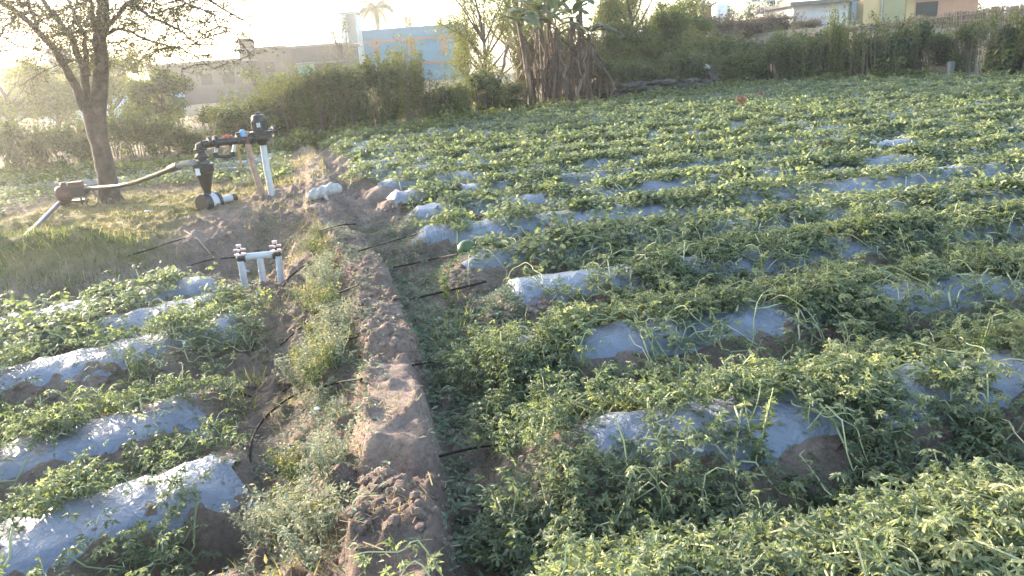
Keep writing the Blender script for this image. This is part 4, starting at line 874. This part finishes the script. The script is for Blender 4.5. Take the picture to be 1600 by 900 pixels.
for i in range(80):
    zz = rng.random() ** .7; a = rng.uniform(0, 6.28); r_ = (1 - zz) * .75 * math.sqrt(rng.random()) + .08
    stone_part(t, [math.cos(a) * r_, math.sin(a) * r_, zz * .72], rng.uniform(.08, .17), (1, .9, .8))
hb_ = MB(); hb_.lathe([(0, -.06), (.11, -.07), (.15, 0), (.10, .06), (.04, .09), (.05, .12), (0, .12)], (p_[0] - .05, PY - .1, z0 + .74), n=12); tag(hb_.build('plastic_bag', M['sack'], smooth=True), 'white plastic bag lying on the dark stone heap', 'bag')
# concrete post in the hedge
p_ = GT(1484, 121); PY = float(p_[1]); z0 = float(p_[2]); tag(MB().box((p_[0], PY, z0 + .17), (.15, .13, .6), .2).box((p_[0] + .02, PY - .02, z0 + .02), (.34, .3, .2), .1).build('stone_post', M['concrete']), 'short pale stone post at the foot of the right hedge', 'post')
for px, py, lb in ((1157, 176, 'reddish orange withered plant, the lower left of two in the far vines'), (1186, 158, 'reddish orange withered plant, the upper right of two in the far vines')):
    g_ = G(px, py + 6, .1); z0 = float(zt(g_[0], g_[1])); t = thing('withered_plant', lb, 'plant', (g_[0], g_[1], z0), 'withered orange plants'); lf, st = MB(), MB(); 
    foliage(lf, (0, 0, .24), (.13, .12, .13), 70, LC, .055, .5, .5)
    for k in range(5): st.tube([(0, 0, 0), (rng.normal(0, .06), rng.normal(0, .06), .2), (rng.normal(0, .14), rng.normal(0, .14), .45)], [.01, .008, .004], 4)
    lf.build('leaves', M['orange'], t); st.build('stems', M['twig'], t)

# ------------------------------------------------------------------ irrigation head
FY = 11.1
def fp(px, py, Y=FY): return P(px, py, Y)
base = GT(425, 304); FY = float(base[1]); YD = float(GT(330, 326)[1]) + .1
t = thing('filter_station', 'black irrigation filter station on pipe legs with hydrocyclone and screen filter', 'irrigation filter', tuple(base)); o0 = base
def A(px, py, dy=0): return P(px, py, float(np.interp(px, [318, 345, 411], [YD, YD + .1, FY])) + dy) - o0
def seg(name, pts, r, m, par=t, n=10): return MB().tube(np.array(pts), r, n).build(name, M[m], par, smooth=True)
ax = A(400, 214) - A(330, 222); ax /= np.linalg.norm(ax)
c = A(407, 205)
scr = MB().lathe([(0, -.22), (.05, -.22), (.10, -.14), (.14, -.12), (.14, -.075), (.16, -.07), (.16, -.03), (.10, -.02), (.095, .14), (.08, .185), (.045, .2), (.03, .205), (.03, .228), (0, .228)], c + np.array([0, 0, .03]), n=20).build('screen_filter', M['black'], t, smooth=False)
rib = MB()
for k in range(10):
    a = k / 10 * 6.28; rib.box(c + np.array([math.cos(a) * .102, math.sin(a) * .102, .075]), (.016, .016, .13), a)
rib.build('housing_ribs', M['black'], scr); MB().box(c + np.array([.02, -.108, .09]), (.05, .01, .06)).build('badge', M['greypvc'], scr)
MB().lathe([(.0, -.02), (.075, -.02), (.075, .02), (0, .02)], c + ax * .19 + [0, 0, -.02], ax, 14).lathe([(.045, -.1), (.045, .02)], c + ax * .14 + [0, 0, -.02], ax, 12).build('outlet_flange', M['black'], scr)
main = seg('main_pipe', [A(318, 226), A(345, 222), A(380, 219), A(402, 215)], .052, 'black')
for px, py, r_ in ((327, 222, .075), (337, 222, .085), (372, 218, .07), (388, 217, .085), (394, 216, .08), (358, 221, .065)): MB().lathe([(0, -.022), (r_, -.022), (r_, .022), (0, .022)], A(px, py), ax, 14).build('flange', M['black'], main)
seg('elbow', [A(318, 226), A(312, 229), A(312, 236), A(314, 243)], [.055, .06, .06, .055], 'black')
seg('throttle_valve', [A(314, 240), A(315, 244), A(316, 247), A(317, 255)], [.06, .085, .055, .06], 'black')
MB().lathe([(0, -.03), (.10, -.03), (.10, .0), (.05, .01), (.05, .07), (.085, .075), (.085, .1), (0, .1)], A(315, 244), (0, 0, 1), 14).build('valve_collar', M['black'], t)
hc = A(318, 264); lowp = A(324, 300); hax = hc - lowp; hax /= np.linalg.norm(hax)
cyc = MB().lathe([(0, .12), (.08, .12), (.10, .08), (.135, .07), (.135, -.02), (.115, -.05), (.05, -.30), (.05, -.36), (.075, -.36), (.075, -.40), (0, -.4)], hc, hax, 18).build('hydrocyclone', M['black'], t)
MB().box(hc + np.array([-.03, -.13, -.02]), (.06, .02, .09)).build('label_plate', M['pvc'], cyc)
seg('inlet', [A(300, 254), A(311, 256)], .045, 'black')
dc = A(330, 316); dax = np.array([.50, .86, -.02]); dax /= np.linalg.norm(dax)
dr = MB().lathe([(0, -.16), (.125, -.16), (.135, -.15), (.135, -.06), (.12, -.055), (.12, .05), (.135, .055), (.135, .10), (.12, .11), (0, .11)], dc, dax, 20).build('sediment_drum', M['black'], t)
MB().lathe([(.124, -.055), (.126, -.05), (.126, .045), (.124, .05)], dc, dax, 20).build('drum_band', M['greypvc'], dr); seg('drain_pipe', [dc + dax * .11, dc + dax * .34], [.052, .052], 'greypvc', dr); seg('drain_cap', [dc + dax * .34, dc + dax * .41], [.06, .055], 'black', dr)
seg('support_leg', [A(411, 225), A(417, 265), np.array([.0, .0, -.1])], .045, 'greypvc')
ut = seg('bypass_tube', [A(337, 222), A(338, 240), A(339, 243)], .022, 'greypvc'); seg('bypass_tube', [A(368, 218), A(366, 232), A(364, 241)], .022, 'greypvc'); seg('bypass_link', [A(338, 240), A(339, 244), A(352, 245), A(363, 243), A(365, 239)], .024, 'black')
MB().box(A(338, 242), (.06, .06, .07)).box(A(364, 241), (.06, .06, .07)).build('bypass_elbows', M['black'], t)
seg('bypass_hose', [A(363, 228), A(358, 231), A(351, 236), A(349, 240)], .012, 'wood')
MB().lathe([(0, 0), (.03, 0), (.03, .05), (0, .05)], A(372, 213), n=10).build('valve_stem', M['black'], t); MB().box(A(356, 215, .06), (.13, .05, .05), .1).box(A(356, 216), (.05, .05, .09)).build('red_lever', M['red'], t)
MB().lathe([(0, -.045), (.045, -.045), (.04, .03), (.02, .05), (0, .05)], A(379, 208), n=12).build('air_valve', M['bluecap'], t)
pl = thing('prop_pole', 'crooked pinkish wooden pole propping the filter pipe', 'pole', tuple(GT(414, 304))); o1 = np.array(pl.location); FY = float(o1[1]) + .1
MB().tube(np.array([P(385, 205, FY - .12) - o1, P(388, 228, FY - .12) - o1, P(396, 262, FY - .1) - o1, np.array([-.02, 0, -.08])]), [.04, .042, .045, .05], 8, bump=.12).build('pole', M['wood'], pl, smooth=True)
MB().tube(np.array([P(385.5, 213, FY - .12) - o1, P(387, 224, FY - .12) - o1]), [.062, .06], 9, bump=.2).build('binding', M['bark'], pl)
o = MB().tube(np.array([P(371, 226, FY + .15), P(374, 243, FY + .15), P(377, 262, FY + .15)]), [.018, .018, .014], 7).build('bamboo_stick', M['straw']); tag(o, 'thin pale stick hanging under the filter pipe', 'stick')
# hose
HY = float(GT(108, 318)[1]); hs = thing('suction_hose', 'thick grey flexible hose sweeping from the red pump to the hydrocyclone', 'hose', tuple(P(108, 296, HY))); o1 = np.array(hs.location)
hp_ = [(px, py, YD - .2 + (HY - YD + .2) * (300 - px) / 192) for px, py in ((300, 254), (287, 256), (272, 262), (245, 273), (215, 284), (185, 291), (150, 294), (125, 295), (108, 295))]
pp = smooth_path(np.array([P(*q) for q in hp_]) - o1, 30)
MB().tube(pp[6:], .042, 10).build('hose', mat('hose_grey', [(.007, .007, .007), (.018, .017, .016)], .75, scale=20, spec=.1), hs, smooth=True) if False else MB().tube(pp[5:], .034, 10).build('hose', M['hosegrey'] if 'hosegrey' in M else M.setdefault('hosegrey', mat('hose_grey', [(.022, .022, .022), (.06, .058, .055)], .5, scale=20)), hs, smooth=True)
MB().tube(pp[:4], .04, 12).build('coupling', M['concrete'], hs, smooth=True); MB().tube(pp[3:6], [.052, .055, .05], 12).build('clamp', M['black'], hs, smooth=True)
# pump
pc = GT(113, 320); pu = thing('engine_pump', 'small dull red engine pump standing at the tree side end of the hose', 'pump', tuple(pc)); pu.scale = (.85, .85, .85)
MB().lathe([(0, -.15), (.11, -.15), (.14, -.1), (.14, .06), (.10, .12), (0, .12)], (-.07, 0, .22), (1, .3, 0), 16).lathe([(.0, 0), (.05, 0), (.05, .12), (0, .12)], (-.08, 0, .3), n=12).build('pump_casing', M['rust'], pu, smooth=True)
MB().box((.15, .05, .24), (.24, .22, .2), .3).lathe([(0, -.04), (.1, -.04), (.1, .04), (0, .04)], (.28, .08, .24), (1, .3, 0), 14).build('engine_block', M['black'], pu)
MB().box((.13, .05, .375), (.22, .17, .08), .3).build('fuel_tank', M['rust'], pu); MB().box((.05, .02, .06), (.42, .24, .04), .3).tube([(-.13, -.1, 0), (-.13, -.1, .14)], .015, 5).tube([(.22, -.06, 0), (.22, -.06, .14)], .015, 5).tube([(.2, .16, 0), (.2, .16, .14)], .015, 5).build('skid_frame', M['black'], pu)
MB().tube([(.3, .05, .3), (.4, .06, .28), (.43, .06, .16), (.41, .06, .06)], .012, 5).build('cable', M['black'], pu)
rg = MB(); aa = np.linspace(0, 6.28, 17); q = GT(146, 322); rg.tube(np.stack([q[0] + .10 * np.cos(aa), q[1] + .03 * np.sin(aa), float(zt(q[0], q[1])) + .09 + .10 * np.sin(aa)], 1), .012, 5); tag(rg.build('wire_ring', M['twig']), 'small loop of dark wire in the grass by the tree foot', 'wire loop')
bpipe = np.array([P(98, 312, HY)] + [GT(px, py, l_) for px, py, l_ in ((78, 332, .12), (60, 350, .06), (34, 375, -.05))]); tag(MB().tube(smooth_path(bpipe, 10), .03, 10).build('delivery_pipe', M['bluepvc'], smooth=True), 'blue grey pipe slanting down from the pump at left', 'pipe')
# valve manifold
mc = GT(408, 437); vm = thing('valve_manifold', 'grey pipe frame with two red and white tap handles in the pit', 'pipe manifold', tuple(mc)); MY = float(mc[1])
def Bm(px, py, dy=0): return P(px, py, MY + dy) - mc
MB().tube(np.array([Bm(378, 402), Bm(395, 400), Bm(428, 397)]), .033, 12).build('cross_pipe', M['greypvc'], vm, smooth=True)
for a_, b__ in (((376, 408), (383, 445)), ((406, 402), (411, 440)), ((435, 400), (438, 438))):
    s0, s1 = Bm(*a_, -.05 if a_[0] != 406 else 0), Bm(*b__, -.05 if a_[0] != 406 else 0); s1[2] -= .12
    lg = MB().tube(np.array([s0, (s0 + s1) / 2, s1]), .031, 12).build('leg', M['greypvc'], vm, smooth=True); mid = s0 + (s1 - s0) * .35; MB().tube(np.array([mid, mid + (s1 - s0) * .04]), .035, 12).build('joint_ring', M['greypvc'], lg, smooth=True)
for px, py in ((376, 402), (432, 396)):
    b0 = Bm(px, py, -.03); vv = MB().lathe([(0, -.045), (.04, -.045), (.043, 0), (.035, .02), (.012, .03), (.012, .11), (0, .11)], b0, n=14).build('valve', M['black'], vm)
    MB().lathe([(0, .0), (.05, .0), (.052, .012), (0, .014)], b0 + [0, 0, .022], n=16).build('collar', M['palered'] if 'palered' in M else M.setdefault('palered', mat('pale_red_plastic', [(.5, .32, .30), (.62, .5, .48)], .4)), vv)
    hd = MB(); hd.box(b0 + [0, 0, .075], (.11, .022, .016), .2).box(b0 + [0, 0, .0755], (.022, .11, .0145), .2).lathe([(0, -.01), (.024, -.01), (.024, .012), (0, .014)], b0 + [0, 0, .11], n=12); hd.build('handle', M['palered'], vv)
# sack
sc = GT(508, 308); sz = float(sc[2]); t = thing('white_sack', 'white woven sack lying on top of the earth bund', 'sack', (sc[0], sc[1], sz)); u, v_ = np.meshgrid(np.linspace(0, 2 * math.pi, 28, endpoint=False), np.linspace(-1, 1, 26))
rad = .125 * (1 - np.abs(v_) ** 4 * .6) * (1 + .10 * np.sin(13 * v_ + u * 2) + .30 * (fbm(np.cos(u) * 2.2 + 4, v_ * 4.5 + np.sin(u) * 2, 3, 4) - .5)); X = .255 * v_; Y_ = np.cos(u) * rad * 1.25; Z_ = np.maximum(np.sin(u) * rad * .85, -.06) + .075 + .03 * np.sin(v_ * 2)
vs = np.stack([X.ravel(), Y_.ravel(), Z_.ravel()], 1); i, j = np.meshgrid(np.arange(25), np.arange(28), indexing='ij'); k2 = (j + 1) % 28; ff = np.stack([i * 28 + j, i * 28 + k2, (i + 1) * 28 + k2, (i + 1) * 28 + j], -1).reshape(-1, 4)
mb = MB().add(vs, ff)
for e in (0, 25): mb.add(np.vstack([vs[e * 28:(e + 1) * 28], vs[e * 28:(e + 1) * 28].mean(0)[None]]), [(q, (q + 1) % 28, 28) for q in range(28)])
mb.build('sack_body', M['sack'], t, smooth=True); MB().tube([(.02, -.14, .06), (.03, -.19, .02), (.06, -.2, -.02)], [.012, .03, .012], 6, bump=.3).build('knot', M['sack'], t)
t.rotation_euler = (0, 0, R(8)); t.scale = (.84, .84, .8)
# stick, stake, scraps
s0, s1 = GT(288, 360, .03), GT(335, 404, .03); tag(MB().tube([s0, (s0 + s1) / 2 + [0, 0, .06], s1], [.012, .013, .012], 6).build('wooden_stick', M['wood']), 'thin brown stick leaning on the cut earth bank', 'stick')
g_ = GT(397, 553); z0 = float(zt(g_[0], g_[1])); tag(MB().tube([(g_[0], g_[1], z0 - .03), (g_[0] - .004, g_[1], z0 + .07)], [.014, .012], 7).build('peg', M['black']), 'short black peg standing in bare soil left of the bund', 'peg')
for px, py, s_, lb in ((756, 557 - 384, 0, ''),): pass
for i, (px, py, lb) in enumerate([(232, 333, 'white scrap in the grass right of the tree foot'), (386, 428, 'pale stone at the foot of the valve manifold'), (497, 645, 'white scrap among the weeds beside the bund'), (1090, 713, 'tiny pale scrap in the furrow below the bare mulch')]):
    g_ = GT(px, py); z0 = float(zt(g_[0], g_[1])); tag(MB().scatter(ico * [1.3, .9, .4], icf, np.array([[g_[0], g_[1], z0 + .02]]), rng.uniform(0, 6, 1), np.array([.3]), np.array([1.0]), .05 if i < 2 else .022, .5).build('scrap' if i != 1 else 'pale_stone', M['paper'] if i != 1 else M['palewall']), lb, 'scrap' if i != 1 else 'stone')
# drip tubes
def drip(pts, label, r=.0068, hang=0):
    w_ = []
    for (px, py, zz) in pts:
        g_ = GT(px, py, max(zz, 0) * .5 + r); w_.append(tuple(g_))
    w_ = np.array(w_); n_ = 24; s_ = np.linspace(0, len(w_) - 1, n_)
    # Catmull-Rom through the points
    out = []
    for q in s_:
        i = min(int(q), len(w_) - 2); f_ = q - i; p0, p1, p2, p3 = w_[max(i - 1, 0)], w_[i], w_[i + 1], w_[min(i + 2, len(w_) - 1)]
        out.append(.5 * (2 * p1 + (p2 - p0) * f_ + (2 * p0 - 5 * p1 + 4 * p2 - p3) * f_ ** 2 + (3 * p1 - p0 - 3 * p2 + p3) * f_ ** 3))
    tag(MB().tube(np.array(out), r, 7).build('drip_tube', M['tubing'], smooth=True), label, 'drip tube', 'black drip tubes crossing the bund')
drip([(392, 724, -.14), (393, 690, -.02), (412, 655, .06), (455, 620, .1), (518, 600, .12), (565, 592, .1)], 'black drip tube arching up from the soil in a high loop, nearest left one')
drip([(440, 615, -.1), (465, 590, -.02), (495, 560, .05), (517, 540, .1), (560, 525, .12)], 'black drip tube slanting straight into the weeds above the high loop')
drip([(438, 540, -.1), (460, 520, -.03), (495, 488, .05), (526, 460, .12), (560, 445, .14)], 'black drip tube slanting straight into the weeds at the middle of the bund')
drip([(438, 470, -.1), (444, 445, 0), (462, 425, .06), (485, 410, .1), (502, 404, .12)], 'black drip tube curving up beside the valve manifold')
drip([(265, 427, -.12), (300, 414, -.08), (330, 406, -.02), (368, 402, .02)], 'black drip tube running from the manifold to the lower left beds')
drip([(200, 400, .1), (240, 388, .1), (262, 380, .1), (290, 372, .12)], 'black drip tube lying across the cut bank below the tree', .007)
drip([(330, 608, -.1), (352, 610, -.13), (375, 614, -.13), (392, 620, -.14)], 'black drip tube end lying beside the torn mulch of the third left bed')
drip([(560, 392, .18), (585, 385, .16), (620, 375, .12), (650, 366, .12)], 'black drip tube entering the bright domed mulch end')
drip([(615, 418, .1), (640, 413, .1), (675, 405, .08), (715, 397, .1)], 'black drip tube running to the bed with the dark melon', .007)
drip([(640, 468, .03), (670, 461, .08), (710, 452, .12), (760, 440, .12)], 'black drip tube running to the long bare mulch sheet', .009)
drip([(645, 570, .03), (680, 564, .07), (720, 558, .08), (775, 552, .1)], 'black drip tube running under vines to the second bed')
drip([(640, 722, .05), (690, 712, .07), (740, 700, .08), (810, 690, .14)], 'thin black drip tube running to the nearest bare mulch end', .006)
drip([(500, 360, .24), (530, 352, .2), (556, 350, .18)], 'short black drip tube over the bund near the sack', .007)
# dry twigs on the bund shoulder
for i, pts in enumerate([[(430, 440, .0), (440, 390, .15), (470, 352, .2)], [(445, 400, .1), (462, 365, .2), (485, 345, .25)]]):
    w_ = np.array([GT(a_, b__, c_ * .5 + .01) for a_, b__, c_ in pts]); tag(MB().tube(smooth_path(w_, 8), .006, 5).build('dry_reed', M['straw']), ['long dry reed leaning on the earth behind the manifold', 'short pale dry reed at the bund shoulder'][i], 'reed')
# melons
M['melon'] = mat('melon_rind', [(.03, .06, .02), (.09, .14, .05)], .4, scale=14, spec=.45); M['palemelon'] = mat('pale_melon_rind', [(.07, .10, .045), (.15, .185, .09)], .45, scale=18, spec=.4)
for px, py, r_, zz, mm, lb in [(1030, 905, .10, .03, 'palemelon', 'pale green melon at the bottom edge among bright vines'), (731, 403, .075, .17, 'melon', 'dark green melon on the end of a mulch sheet'), (1290, 592, .07, .2, 'palemelon', 'grey green melon half hidden in vines above the right mulch'), (1182, 620, .055, .2, 'melon', 'small green melon on the ridge of the nearest bed'), (788, 400, .06, .17, 'melon', 'dark melon in leaf shade behind the first dark melon'), (1282, 492, .06, .17, 'melon', 'small dark melon on the second bed')]:
    g_ = G(px, py + (22 if py > 800 else 0), zz); t = thing('watermelon', lb, 'melon', (g_[0], g_[1], max(g_[2], float(zt(g_[0], g_[1])) + r_ * .7)), 'melons in the vines'); aa = np.linspace(0, math.pi, 13)
    MB().lathe([(r_ * math.sin(q) * (1 + .0), -r_ * 1.12 * math.cos(q)) for q in aa], (0, 0, 0), (1, .4, .1), 20).build('rind', M[mm], t, smooth=True); MB().tube([(r_ * 1.0, .4 * r_, .1 * r_), (r_ * 1.5, .7 * r_, .5 * r_)], .004, 5).build('stalk', M['stem'], t)

# ------------------------------------------------------------------ haze
hz = MB().box((0, 720, 9.25), (3080, 1620, 21.5)).build('haze', M['pvc']); hz['kind'] = 'stuff'; hz['label'] = 'pale morning haze filling the air'; hz['category'] = 'haze'
hm = bpy.data.materials.new('haze_air'); hm.use_nodes = True; hn = hm.node_tree; hn.nodes.clear(); ho = hn.nodes.new('ShaderNodeOutputMaterial'); hv = hn.nodes.new('ShaderNodeVolumePrincipled')
hv.inputs['Color'].default_value = (.92, .92, .92, 1); hv.inputs['Density'].default_value = HAZE; hv.inputs['Anisotropy'].default_value = .74
hn.links.new(hv.outputs[0], ho.inputs['Volume']); hz.data.materials.clear(); hz.data.materials.append(hm); hz.display_type = 'WIRE'
